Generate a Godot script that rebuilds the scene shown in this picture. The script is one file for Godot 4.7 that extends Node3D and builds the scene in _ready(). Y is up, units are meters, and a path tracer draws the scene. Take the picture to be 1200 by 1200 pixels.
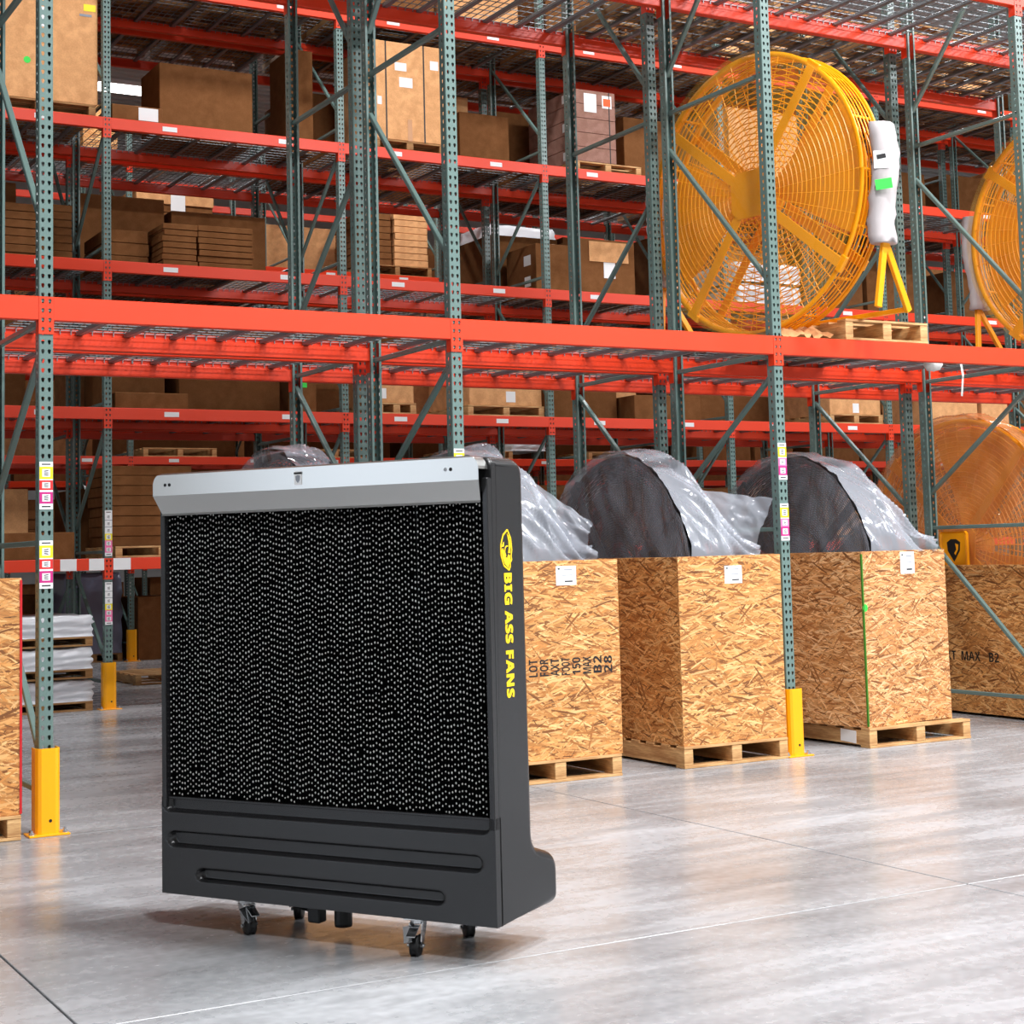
extends Node3D
# World frame: x runs along the rack rows (to the right in the photograph), y up, z towards the aisle with the camera.

const PITCH := 0.0508      # spacing of the slots in the rack columns
const BAY := 2.469         # column spacing of the two near rack rows
const BAY_FAR := 2.51      # column spacing of the rows beyond the first aisle
const DEPTH := 1.24        # depth of an upright frame
const COL := 0.076         # width of a rack column

var M := {}
var taken := {}
var rng := RandomNumberGenerator.new()
var column_mesh: ArrayMesh
var connector_mesh: ArrayMesh
var beam_meshes := {}
var deck_meshes := {}
var foot_mesh: ArrayMesh
var plate_meshes := {}
const FRONT := 31.0     # lamps of the front hall
const INNER := 7.5     # lamps between the racks, set dimmer to keep the shelves dark


func _ready() -> void:
	rng.seed = 20240611
	camera_and_light()
	make_materials()
	make_shared_meshes()
	build_shell()
	build_lamps()
	build_racks()
	build_cooler()
	build_crates()
	build_shelf_fans()
	build_goods()
	build_small_things()


func camera_and_light() -> void:
	var cam := Camera3D.new()
	cam.name = "camera"
	var f := 1927.3356
	cam.projection = Camera3D.PROJECTION_FRUSTUM
	cam.near = 0.1
	cam.far = 200.0
	cam.size = 1200.0 / f * cam.near
	cam.frustum_offset = Vector2(0.0, -(600.0 - 475.2523) / f * cam.near)
	cam.transform = Transform3D(Basis(Vector3.UP, -0.5152) * Basis(Vector3.RIGHT, 0.0890) * Basis(Vector3.BACK, -0.0252), Vector3(-2.1535, 1.3982, 8.7933))
	add_child(cam)
	cam.current = true
	var e := Environment.new()
	e.background_mode = Environment.BG_COLOR
	e.background_color = Color(0.86, 0.90, 0.95)
	e.background_energy_multiplier = 1.05
	e.ambient_light_source = Environment.AMBIENT_SOURCE_DISABLED
	e.tonemap_mode = Environment.TONE_MAPPER_LINEAR
	e.tonemap_exposure = 2.45
	e.sdfgi_enabled = true
	e.ssao_enabled = true
	e.ssil_enabled = true
	var we := WorldEnvironment.new()
	we.name = "environment"
	we.environment = e
	add_child(we)


# ------------------------------------------------------------------ mesh builder
class MB:
	var st := SurfaceTool.new()
	var xf := Transform3D.IDENTITY

	func _init(smooth := false) -> void:
		st.begin(Mesh.PRIMITIVE_TRIANGLES)
		st.set_smooth_group(0 if smooth else -1)

	func smooth(on: bool) -> void:
		st.set_smooth_group(0 if on else -1)

	# three corners, turned so that the face looks along dir (front faces run clockwise)
	func dtri(a: Vector3, b: Vector3, c: Vector3, dir: Vector3) -> void:
		if (b - a).cross(c - a).dot(dir) > 0.0:
			st.add_vertex(xf * a); st.add_vertex(xf * c); st.add_vertex(xf * b)
		else:
			st.add_vertex(xf * a); st.add_vertex(xf * b); st.add_vertex(xf * c)

	func dquad(a: Vector3, b: Vector3, c: Vector3, d: Vector3, dir: Vector3) -> void:
		if (c - a).cross(d - b).dot(dir) > 0.0:
			st.add_vertex(xf * a); st.add_vertex(xf * d); st.add_vertex(xf * c)
			st.add_vertex(xf * a); st.add_vertex(xf * c); st.add_vertex(xf * b)
		else:
			st.add_vertex(xf * a); st.add_vertex(xf * b); st.add_vertex(xf * c)
			st.add_vertex(xf * a); st.add_vertex(xf * c); st.add_vertex(xf * d)

	func box(c: Vector3, s: Vector3, ch := 0.0) -> void:
		var h := s * 0.5
		var ax := [Vector3.RIGHT, Vector3.UP, Vector3.BACK]
		for i in 3:
			var j := (i + 1) % 3
			var k := (i + 2) % 3
			for sg: float in [-1.0, 1.0]:
				var n: Vector3 = ax[i] * h[i] * sg
				var u: Vector3 = ax[j] * (h[j] - ch)
				var v: Vector3 = ax[k] * (h[k] - ch)
				dquad(c + n - u - v, c + n + u - v, c + n + u + v, c + n - u + v, n)
		if ch <= 0.0:
			return
		for i in 3:
			var j := (i + 1) % 3
			var k := (i + 2) % 3
			for sj: float in [-1.0, 1.0]:
				for sk: float in [-1.0, 1.0]:
					var a: Vector3 = ax[j] * h[j] * sj + ax[k] * (h[k] - ch) * sk
					var b: Vector3 = ax[j] * (h[j] - ch) * sj + ax[k] * h[k] * sk
					var l: Vector3 = ax[i] * (h[i] - ch)
					dquad(c + a - l, c + a + l, c + b + l, c + b - l, a + b)
		for sx: float in [-1.0, 1.0]:
			for sy: float in [-1.0, 1.0]:
				for sz: float in [-1.0, 1.0]:
					var g := Vector3(sx, sy, sz)
					var q := h - Vector3(ch, ch, ch)
					dtri(c + Vector3(sx * h.x, sy * q.y, sz * q.z), c + Vector3(sx * q.x, sy * h.y, sz * q.z), c + Vector3(sx * q.x, sy * q.y, sz * h.z), g)

	# box from corner to corner
	func span(a: Vector3, b: Vector3, ch := 0.0) -> void:
		box((a + b) * 0.5, (b - a).abs(), ch)

	# straight bar of rectangular section between two points; side = direction of the section's width
	func bar(a: Vector3, b: Vector3, w: float, t: float, side: Vector3, ch := 0.0) -> void:
		var keep := xf
		var y := (b - a).normalized()
		var x := (side - y * side.dot(y)).normalized()
		xf = keep * Transform3D(Basis(x, y, x.cross(y)), (a + b) * 0.5)
		box(Vector3.ZERO, Vector3(w, a.distance_to(b), t), ch)
		xf = keep

	func tube(pts: Array, r: float, sides := 6, closed := false, r_end := -1.0) -> void:
		var n := pts.size()
		var rings := []
		var up := Vector3.UP
		for i in n:
			var p: Vector3 = pts[i]
			var a: Vector3 = pts[(i - 1 + n) % n] if closed or i > 0 else p
			var b: Vector3 = pts[(i + 1) % n] if closed or i < n - 1 else p
			var t := (b - a).normalized()
			if i == 0:
				up = Vector3.UP if absf(t.y) < 0.9 else Vector3.RIGHT
			up = (up - t * up.dot(t)).normalized()
			var s := t.cross(up)
			var rr := r if r_end < 0.0 else lerpf(r, r_end, float(i) / (n - 1))
			var ring := []
			for k in sides:
				var an := TAU * k / sides
				ring.append(p + (up * cos(an) + s * sin(an)) * rr)
			rings.append(ring)
		for i in (n if closed else n - 1):
			var p0: Vector3 = pts[i]
			for k in sides:
				var k2 := (k + 1) % sides
				var q0: Vector3 = rings[i][k]
				dquad(q0, rings[(i + 1) % n][k], rings[(i + 1) % n][k2], rings[i][k2], (q0 + rings[i][k2]) * 0.5 - p0)
		if not closed:
			for e: int in [0, n - 1]:
				var dir: Vector3 = (pts[0] - pts[1]) if e == 0 else (pts[n - 1] - pts[n - 2])
				for k in range(1, sides - 1):
					dtri(rings[e][0], rings[e][k], rings[e][k + 1], dir)

	# profile (radius, height) turned around the y axis
	func lathe(prof: Array, segs := 24) -> void:
		for i in prof.size() - 1:
			var p: Vector2 = prof[i]
			var q: Vector2 = prof[i + 1]
			for k in segs:
				var a := TAU * k / segs
				var b := TAU * (k + 1) / segs
				var ca := Vector3(cos(a), 0, sin(a))
				var cb := Vector3(cos(b), 0, sin(b))
				var nrm := Vector2(q.y - p.y, -(q.x - p.x))
				var mid := (ca + cb).normalized()
				dquad(ca * p.x + Vector3(0, p.y, 0), cb * p.x + Vector3(0, p.y, 0), cb * q.x + Vector3(0, q.y, 0), ca * q.x + Vector3(0, q.y, 0), mid * nrm.x + Vector3(0, nrm.y, 0))

	# polygon in the (z, y) plane drawn out along x; caps at both ends
	func extrude_x(poly: PackedVector2Array, x0: float, x1: float, caps := true) -> void:
		var p := poly.duplicate()
		if Geometry2D.is_polygon_clockwise(p):
			p.reverse()
		for i in p.size():
			var a := p[i]
			var b := p[(i + 1) % p.size()]
			dquad(Vector3(x0, a.y, a.x), Vector3(x1, a.y, a.x), Vector3(x1, b.y, b.x), Vector3(x0, b.y, b.x), Vector3(0, -(b.x - a.x), b.y - a.y))
		if caps:
			var id := Geometry2D.triangulate_polygon(p)
			for t in range(0, id.size(), 3):
				for e: float in [x0, x1]:
					dtri(Vector3(e, p[id[t]].y, p[id[t]].x), Vector3(e, p[id[t + 1]].y, p[id[t + 1]].x), Vector3(e, p[id[t + 2]].y, p[id[t + 2]].x), Vector3(-1 if e == x0 else 1, 0, 0))

	# polygon in the (x, y) plane with thickness along z
	func extrude_z(poly: PackedVector2Array, z0: float, z1: float) -> void:
		var p := poly.duplicate()
		if Geometry2D.is_polygon_clockwise(p):
			p.reverse()
		for i in p.size():
			var a := p[i]
			var b := p[(i + 1) % p.size()]
			dquad(Vector3(a.x, a.y, z0), Vector3(b.x, b.y, z0), Vector3(b.x, b.y, z1), Vector3(a.x, a.y, z1), Vector3(b.y - a.y, -(b.x - a.x), 0))
		var id := Geometry2D.triangulate_polygon(p)
		for t in range(0, id.size(), 3):
			for e: float in [z0, z1]:
				dtri(Vector3(p[id[t]].x, p[id[t]].y, e), Vector3(p[id[t + 1]].x, p[id[t + 1]].y, e), Vector3(p[id[t + 2]].x, p[id[t + 2]].y, e), Vector3(0, 0, -1 if (e < z1) == (z0 < z1) else 1))

	# strip of sheet steel with a teardrop slot in every cell
	func slotted(o: Vector3, u: Vector3, v: Vector3, n: Vector3, w: float, cells: int, t := 0.0025) -> void:
		var h := 0.0508
		var hole := [Vector2(0.0088, 0.003), Vector2(0.0075, 0.0105), Vector2(0, 0.0130), Vector2(-0.0075, 0.0105), Vector2(-0.0088, 0.003), Vector2(-0.0048, -0.010), Vector2(0, -0.0130), Vector2(0.0048, -0.010)]
		var rim := [Vector2(w / 2, 0), Vector2(w / 2, h / 2), Vector2(0, h / 2), Vector2(-w / 2, h / 2), Vector2(-w / 2, 0), Vector2(-w / 2, -h / 2), Vector2(0, -h / 2), Vector2(w / 2, -h / 2)]
		for c in cells:
			var m := o + v * (c + 0.5) * h
			for i in 8:
				var j := (i + 1) % 8
				var a: Vector3 = m + u * hole[i].x + v * hole[i].y
				var b: Vector3 = m + u * hole[j].x + v * hole[j].y
				dquad(m + u * rim[i].x + v * rim[i].y, m + u * rim[j].x + v * rim[j].y, b, a, n)
				dquad(a, b, b - n * t, a - n * t, m - (a + b) * 0.5)

	func done() -> ArrayMesh:
		st.generate_normals()
		st.index()
		return st.commit()


# ------------------------------------------------------------------ nodes
func numbered(called: String) -> String:
	var n: int = taken.get(called, 0)
	taken[called] = n + 1
	return called if n == 0 else "%s_%03d" % [called, n]


func thing(called: String, label: String, category: String, at := Vector3.ZERO, turn := 0.0, group := "") -> Node3D:
	var o := Node3D.new()
	o.name = numbered(called)
	add_child(o)
	o.position = at
	o.rotation.y = turn
	tag(o, label, category, group)
	return o


func tag(o: Node, label: String, category: String, group := "") -> void:
	o.set_meta("label", label)
	o.set_meta("category", category)
	if group != "":
		o.set_meta("group", group)


func part(called: String, mesh: Mesh, mat: Material, parent: Node, at := Vector3.ZERO, turn := Vector3.ZERO, label := "") -> MeshInstance3D:
	var o := MeshInstance3D.new()
	o.name = called
	o.mesh = mesh
	o.material_override = mat
	o.cast_shadow = GeometryInstance3D.SHADOW_CASTING_SETTING_ON
	parent.add_child(o, true)
	o.position = at
	o.rotation = turn
	if label != "":
		o.set_meta("label", label)
	return o


func solo(called: String, mesh: Mesh, mat: Material, label: String, category: String, at := Vector3.ZERO, turn := 0.0, group := "") -> MeshInstance3D:
	var o := part(numbered(called), mesh, mat, self, at, Vector3(0, turn, 0))
	tag(o, label, category, group)
	return o


func structure(called: String, mesh: Mesh, mat: Material, label: String) -> MeshInstance3D:
	var o := part(numbered(called), mesh, mat, self)
	o.set_meta("kind", "structure")
	o.set_meta("label", label)
	return o


func plate(size: Vector3, ch := 0.0) -> ArrayMesh:
	var key := "%s %s" % [size, ch]
	if not plate_meshes.has(key):
		var mb := MB.new()
		mb.box(Vector3.ZERO, size, ch)
		plate_meshes[key] = mb.done()
	return plate_meshes[key]


func ordinal(n: int) -> String:
	return ["first", "second", "third", "fourth", "fifth", "sixth", "seventh", "eighth", "ninth", "tenth", "eleventh", "twelfth"][n]


# ------------------------------------------------------------------ materials
func plain(key: String, c: Color, rough: float, metal := 0.0, spec := 0.5) -> StandardMaterial3D:
	var m := StandardMaterial3D.new()
	m.resource_name = key
	m.albedo_color = c
	m.roughness = rough
	m.metallic = metal
	m.metallic_specular = spec
	M[key] = m
	return m


func textured(key: String, tex: Texture2D, c: Color, rough: float, scale: Vector3, world := false) -> StandardMaterial3D:
	var m := plain(key, c, rough)
	m.albedo_texture = tex
	m.uv1_triplanar = true
	m.uv1_world_triplanar = world
	m.uv1_scale = scale
	return m


func strand_board() -> ImageTexture:
	var n := 1024
	var data := PackedByteArray()
	data.resize(n * n * 3)
	var base := Color(0.70, 0.51, 0.31)
	for i in n * n:
		data[i * 3] = int(base.r * 255)
		data[i * 3 + 1] = int(base.g * 255)
		data[i * 3 + 2] = int(base.b * 255)
	var r := RandomNumberGenerator.new()
	r.seed = 77
	var tones := [Color(0.88, 0.68, 0.45), Color(0.82, 0.61, 0.38), Color(0.74, 0.52, 0.30), Color(0.93, 0.77, 0.56), Color(0.64, 0.42, 0.22), Color(0.84, 0.63, 0.39), Color(0.78, 0.55, 0.31), Color(0.52, 0.33, 0.16), Color(0.90, 0.72, 0.50)]
	for s in 9500:
		var c: Color = tones[r.randi() % tones.size()]
		c = c * r.randf_range(0.90, 1.06)
		var ang := r.randfn(0.0, 0.42)
		var len := r.randf_range(24, 110)
		var wid := r.randf_range(3, 10)
		if s > 8900:      # splinters and dark gaps between the strands
			c = Color(0.36, 0.22, 0.10) * r.randf_range(0.8, 1.3)
			len = r.randf_range(10, 46)
			wid = r.randf_range(1.2, 3.4)
		var cx := r.randf() * n
		var cy := r.randf() * n
		var ca := cos(ang)
		var sa := sin(ang)
		var ext := int(len * 0.5 + wid)
		var R8 := int(clampf(c.r, 0, 1) * 255)
		var G8 := int(clampf(c.g, 0, 1) * 255)
		var B8 := int(clampf(c.b, 0, 1) * 255)
		var ylim := int(absf(sa) * len * 0.5 + absf(ca) * wid * 0.5) + 1
		for dy in range(-ylim, ylim + 1):
			for dx in range(-ext, ext + 1):
				var u := dx * ca + dy * sa
				var v := -dx * sa + dy * ca
				if absf(u) < len * 0.5 and absf(v) < wid * 0.5 * (1.0 - 0.5 * absf(u) / (len * 0.5)):
					var at := (((int(cy) + dy + n) % n) * n + (int(cx) + dx + n) % n) * 3
					var edge := (0.93 if absf(v) > wid * 0.5 - 1.0 else 1.0) + 0.05 * sin(v * 2.1 + cx)
					data[at] = mini(255, int(R8 * edge))
					data[at + 1] = mini(255, int(G8 * edge))
					data[at + 2] = mini(255, int(B8 * edge))
	var im := Image.create_from_data(n, n, false, Image.FORMAT_RGB8, data)
	im.generate_mipmaps()
	return ImageTexture.create_from_image(im)


func noise(seed: int, freq: float, octaves := 4) -> FastNoiseLite:
	var f := FastNoiseLite.new()
	f.seed = seed
	f.noise_type = FastNoiseLite.TYPE_SIMPLEX_SMOOTH
	f.frequency = freq
	f.fractal_octaves = octaves
	return f


# grain between two colours; stretch > 1 draws it out along the picture's x
func grain(n: int, seed: int, freq: float, stretch: float, a: Color, b: Color, speck := 0.0) -> ImageTexture:
	var f := noise(seed, freq)
	var f2 := noise(seed + 9, freq * 7.0, 2)
	var im := Image.create(n, n, true, Image.FORMAT_RGB8)
	for y in n:
		for x in n:
			# wrap by blending the two ends
			var wx := float(x) / n
			var wy := float(y) / n
			var v0 := lerpf(f.get_noise_2d(x / stretch, y), f.get_noise_2d((x - n) / stretch, y), wx)
			var v1 := lerpf(f.get_noise_2d(x / stretch, y - n), f.get_noise_2d((x - n) / stretch, y - n), wx)
			var v := lerpf(v0, v1, wy) * 1.3 + 0.5
			v += f2.get_noise_2d(x / stretch, y) * 0.35
			var c := a.lerp(b, clampf(v, 0.0, 1.0))
			if speck > 0.0:
				var q := f2.get_noise_2d(x * 1.7 + 400, y * 1.7)
				if q > 0.62:
					c = c * (1.0 - speck)
			im.set_pixel(x, y, c)
	im.generate_mipmaps()
	return ImageTexture.create_from_image(im)


# trowelled concrete with tyre marks and stains; also its gloss
func concrete() -> Array:
	var n := 1024
	var f1 := noise(3, 0.004)
	var f2 := noise(5, 0.03)
	var f3 := noise(11, 0.012)
	var f4 := noise(21, 0.15, 2)
	var col := Image.create(n, n, true, Image.FORMAT_RGB8)
	var gl := Image.create(n, n, true, Image.FORMAT_RGB8)
	for y in n:
		for x in n:
			var wx := smoothstep(0.82, 1.0, float(x) / n)
			var wy := smoothstep(0.82, 1.0, float(y) / n)
			var s := 0.0
			var streak := 0.0
			for k in 4:
				var wgt := (wx if k & 1 else 1.0 - wx) * (wy if k & 2 else 1.0 - wy)
				if wgt <= 0.0:
					continue
				var px := x - (n if k & 1 else 0)
				var py := y - (n if k & 2 else 0)
				s += wgt * f1.get_noise_2d(px, py)
				streak += wgt * (f3.get_noise_2d(px * 0.25, py * 2.2) * 0.7 + f2.get_noise_2d(px * 0.4, py * 1.6) * 0.5)
			var fine := f4.get_noise_2d(x, y)
			var v := 0.60 + 0.10 * s + 0.13 * streak + 0.035 * fine
			if streak > 0.33:
				v -= (streak - 0.33) * 0.38
			col.set_pixel(x, y, Color(v * 0.99, v * 1.0, v * 1.015))
			var g := clampf(0.24 + 0.10 * s + 0.20 * absf(streak) + 0.05 * fine, 0.12, 0.6)
			gl.set_pixel(x, y, Color(g, g, g))
	col.generate_mipmaps()
	gl.generate_mipmaps()
	return [ImageTexture.create_from_image(col), ImageTexture.create_from_image(gl)]


func make_materials() -> void:
	# rack steel
	plain("rack_green", Color(0.40, 0.49, 0.47), 0.27)
	plain("rack_green_dark", Color(0.24, 0.35, 0.33), 0.36)  # darker copy of the rack green, used on the foot plates
	plain("rack_red", Color(0.89, 0.23, 0.085), 0.38)
	plain("galvanized", Color(0.52, 0.54, 0.55), 0.42, 0.7)
	plain("guard_yellow", Color(1.0, 0.68, 0.02), 0.32)
	plain("bolt", Color(0.72, 0.73, 0.75), 0.3, 0.9)
	# cooler
	var shell := plain("cooler_plastic", Color(0.125, 0.125, 0.13), 0.26)
	var gn := NoiseTexture2D.new()
	gn.width = 256
	gn.height = 256
	gn.seamless = true
	gn.as_normal_map = true
	gn.bump_strength = 2.0
	gn.noise = noise(4, 0.25, 2)
	shell.normal_enabled = true
	shell.normal_scale = 0.07
	shell.normal_texture = gn
	shell.uv1_triplanar = true
	shell.uv1_scale = Vector3(4, 4, 4)
	plain("pad_black", Color(0.012, 0.012, 0.013), 0.9, 0.0, 0.1)
	plain("pad_highlight", Color(0.74, 0.74, 0.73), 0.6)  # pale colour painted in place of highlights on the black flutes
	plain("steel", Color(0.78, 0.78, 0.77), 0.24, 0.92)
	plain("chrome", Color(0.86, 0.87, 0.88), 0.16, 1.0)
	plain("rubber", Color(0.05, 0.05, 0.052), 0.5)
	plain("print_yellow", Color(1.0, 0.83, 0.05), 0.45)
	plain("black", Color(0.03, 0.03, 0.03), 0.5)
	# fans
	plain("fan_yellow", Color(1.0, 0.66, 0.04), 0.34)
	plain("fan_black", Color(0.09, 0.09, 0.10), 0.45)
	plain("foam", Color(0.72, 0.69, 0.69), 0.8)
	for a in [["film_face", Color(0.80, 0.81, 0.86), 0.22], ["film_drape", Color(0.80, 0.82, 0.86), 0.36], ["film_amber", Color(0.95, 0.66, 0.42), 0.42], ["film_gold", Color(1.0, 0.78, 0.30), 0.16]]:
		var fm := plain(a[0], Color(a[1].r, a[1].g, a[1].b, a[2]), 0.09)
		fm.transparency = BaseMaterial3D.TRANSPARENCY_ALPHA
		fm.cull_mode = BaseMaterial3D.CULL_DISABLED
	# boards and cartons
	var osb := strand_board()
	textured("strand_board", osb, Color(1.0, 0.95, 0.87), 0.62, Vector3(0.52, 0.52, 0.52))
	textured("strand_board_tan", osb, Color(1.0, 0.96, 0.96), 0.62, Vector3(0.56, 0.56, 0.56))
	var wood := grain(256, 31, 0.03, 9.0, Color(0.66, 0.47, 0.28), Color(0.88, 0.72, 0.50))
	textured("pallet_wood", wood, Color(1, 1, 1), 0.7, Vector3(2.0, 3.0, 2.0))
	textured("pallet_wood_grey", wood, Color(0.80, 0.76, 0.70), 0.75, Vector3(2.3, 2.6, 2.1))
	var paper := grain(256, 41, 0.02, 1.0, Color(0.90, 0.88, 0.86), Color(1.0, 1.0, 1.0))
	textured("carton_tan", paper, Color(0.89, 0.67, 0.47), 0.68, Vector3(1.3, 1.3, 1.3))
	textured("carton_brown", paper, Color(0.50, 0.335, 0.205), 0.7, Vector3(1.3, 1.3, 1.3))
	textured("carton_mauve", paper, Color(0.62, 0.47, 0.42), 0.6, Vector3(1.3, 1.3, 1.3))
	for ck in ["carton_tan", "carton_brown", "carton_mauve"]:
		M[ck].roughness = 0.85
		M[ck].metallic_specular = 0.15
	plain("tape", Color(0.74, 0.52, 0.33), 0.3)
	plain("strap", Color(0.05, 0.05, 0.05), 0.4)
	plain("paper_white", Color(0.92, 0.92, 0.92), 0.7)
	plain("paper_grey", Color(0.55, 0.57, 0.60), 0.7)
	plain("ink", Color(0.06, 0.06, 0.07), 0.6)
	plain("label_yellow", Color(0.95, 0.88, 0.10), 0.5)
	plain("label_red", Color(0.85, 0.14, 0.14), 0.5)
	plain("label_magenta", Color(0.76, 0.10, 0.48), 0.5)
	plain("label_pink", Color(0.93, 0.45, 0.65), 0.5)
	plain("label_orange", Color(0.92, 0.35, 0.08), 0.5)
	plain("dot_green", Color(0.20, 0.85, 0.28), 0.5)
	plain("edge_red", Color(0.75, 0.05, 0.08), 0.6)
	plain("edge_green", Color(0.22, 0.46, 0.08), 0.6)
	plain("white_film", Color(0.84, 0.85, 0.87), 0.22)
	plain("navy_film", Color(0.45, 0.46, 0.54), 0.2)
	plain("strap_white", Color(0.90, 0.90, 0.88), 0.5)
	# shell
	var cc := concrete()
	var fl := textured("concrete", cc[0], Color(1, 1, 1), 1.0, Vector3(0.115, 0.115, 0.115), true)
	fl.roughness_texture = cc[1]
	fl.roughness_texture_channel = BaseMaterial3D.TEXTURE_CHANNEL_RED
	plain("joint", Color(0.36, 0.36, 0.37), 0.8)
	plain("wall_paint", Color(0.78, 0.78, 0.775), 0.7)
	plain("roof_deck", Color(0.80, 0.80, 0.80), 0.6)
	plain("lamp_case", Color(0.75, 0.76, 0.78), 0.5)
	var glow := plain("lamp_glow", Color(0.95, 0.95, 0.95), 0.5)
	glow.emission_enabled = true
	glow.emission = Color(1.0, 0.98, 0.95)
	glow.emission_energy_multiplier = 3.0


func make_shared_meshes() -> void:
	# column: open channel, slotted face towards +z at z = 0, lips at the back
	var cells := 157
	var mb := MB.new()
	var h := cells * PITCH
	var e := 0.004
	for sx: float in [-1.0, 1.0]:
		mb.slotted(Vector3(sx * 0.017, 0, 0), Vector3.RIGHT, Vector3.UP, Vector3.BACK, 0.034, cells)
		mb.slotted(Vector3(sx * 0.038, 0, -e - 0.036), Vector3.BACK, Vector3.UP, Vector3(sx, 0, 0), 0.072, cells)
		mb.dquad(Vector3(sx * 0.034, 0, 0), Vector3(sx * 0.034, h, 0), Vector3(sx * 0.038, h, -e), Vector3(sx * 0.038, 0, -e), Vector3(sx, 0, 1))
		mb.box(Vector3(sx * 0.030, h / 2, -0.0745), Vector3(0.016, h, 0.003))
	column_mesh = mb.done()
	# beam connector: plate over half the column's face and a leg along its side
	mb = MB.new()
	mb.slotted(Vector3(0, 0, 0.006), Vector3.RIGHT, Vector3.UP, Vector3.BACK, 0.0365, 4, 0.005)
	mb.span(Vector3(0.0183, 0, 0.006), Vector3(0.0215, 4 * PITCH, -0.058))
	mb.span(Vector3(-0.0183, 0, 0.0), Vector3(0.0183, 0.001, 0.006))
	mb.span(Vector3(-0.0183, 4 * PITCH - 0.001, 0.0), Vector3(0.0183, 4 * PITCH, 0.006))
	connector_mesh = mb.done()
	mb = MB.new()
	mb.box(Vector3(0, 0.006, 0), Vector3(0.13, 0.012, 0.14), 0.002)
	foot_mesh = mb.done()


func beam_mesh(length: float, height: float) -> ArrayMesh:
	var key := "%.3f %.3f" % [length, height]
	if not beam_meshes.has(key):
		# step beam: outer face at z = 0, the ledge for the deck on the inside
		var c := 0.004
		var poly := PackedVector2Array([Vector2(-c, 0), Vector2(0, -c), Vector2(0, -height + c), Vector2(-c, -height), Vector2(-0.055, -height), Vector2(-0.06, -height + 0.005), Vector2(-0.06, -0.043), Vector2(-0.057, -0.04), Vector2(-0.03, -0.04), Vector2(-0.03, -c), Vector2(-0.03 + c, 0)])
		var mb := MB.new()
		mb.extrude_x(poly, -length / 2, length / 2)
		beam_meshes[key] = mb.done()
	return beam_meshes[key]


func deck_mesh(width: float, fine: bool) -> ArrayMesh:
	var key := "%.3f %s" % [width, fine]
	if not deck_meshes.has(key):
		var mb := MB.new()
		var z0 := -0.036
		var z1 := -DEPTH + 0.036
		var nx := int(width / 0.064)
		for i in nx + 1:
			var x := -width / 2 + width * i / nx
			mb.span(Vector3(x - 0.0028, -0.0055, z0), Vector3(x + 0.0028, 0.0, z1))
			if fine:      # the wires turn down over the step of the beam
				mb.span(Vector3(x - 0.0028, -0.034, z1 - 0.003), Vector3(x + 0.0028, 0, z1 + 0.002))
				mb.span(Vector3(x - 0.0028, -0.034, z0 - 0.002), Vector3(x + 0.0028, 0, z0 + 0.003))
		for i in 12:
			var z := lerpf(z0, z1, i / 11.0)
			mb.span(Vector3(-width / 2, -0.011, z - 0.0028), Vector3(width / 2, -0.0055, z + 0.0028))
		deck_meshes[key] = mb.done()
	return deck_meshes[key]


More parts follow.
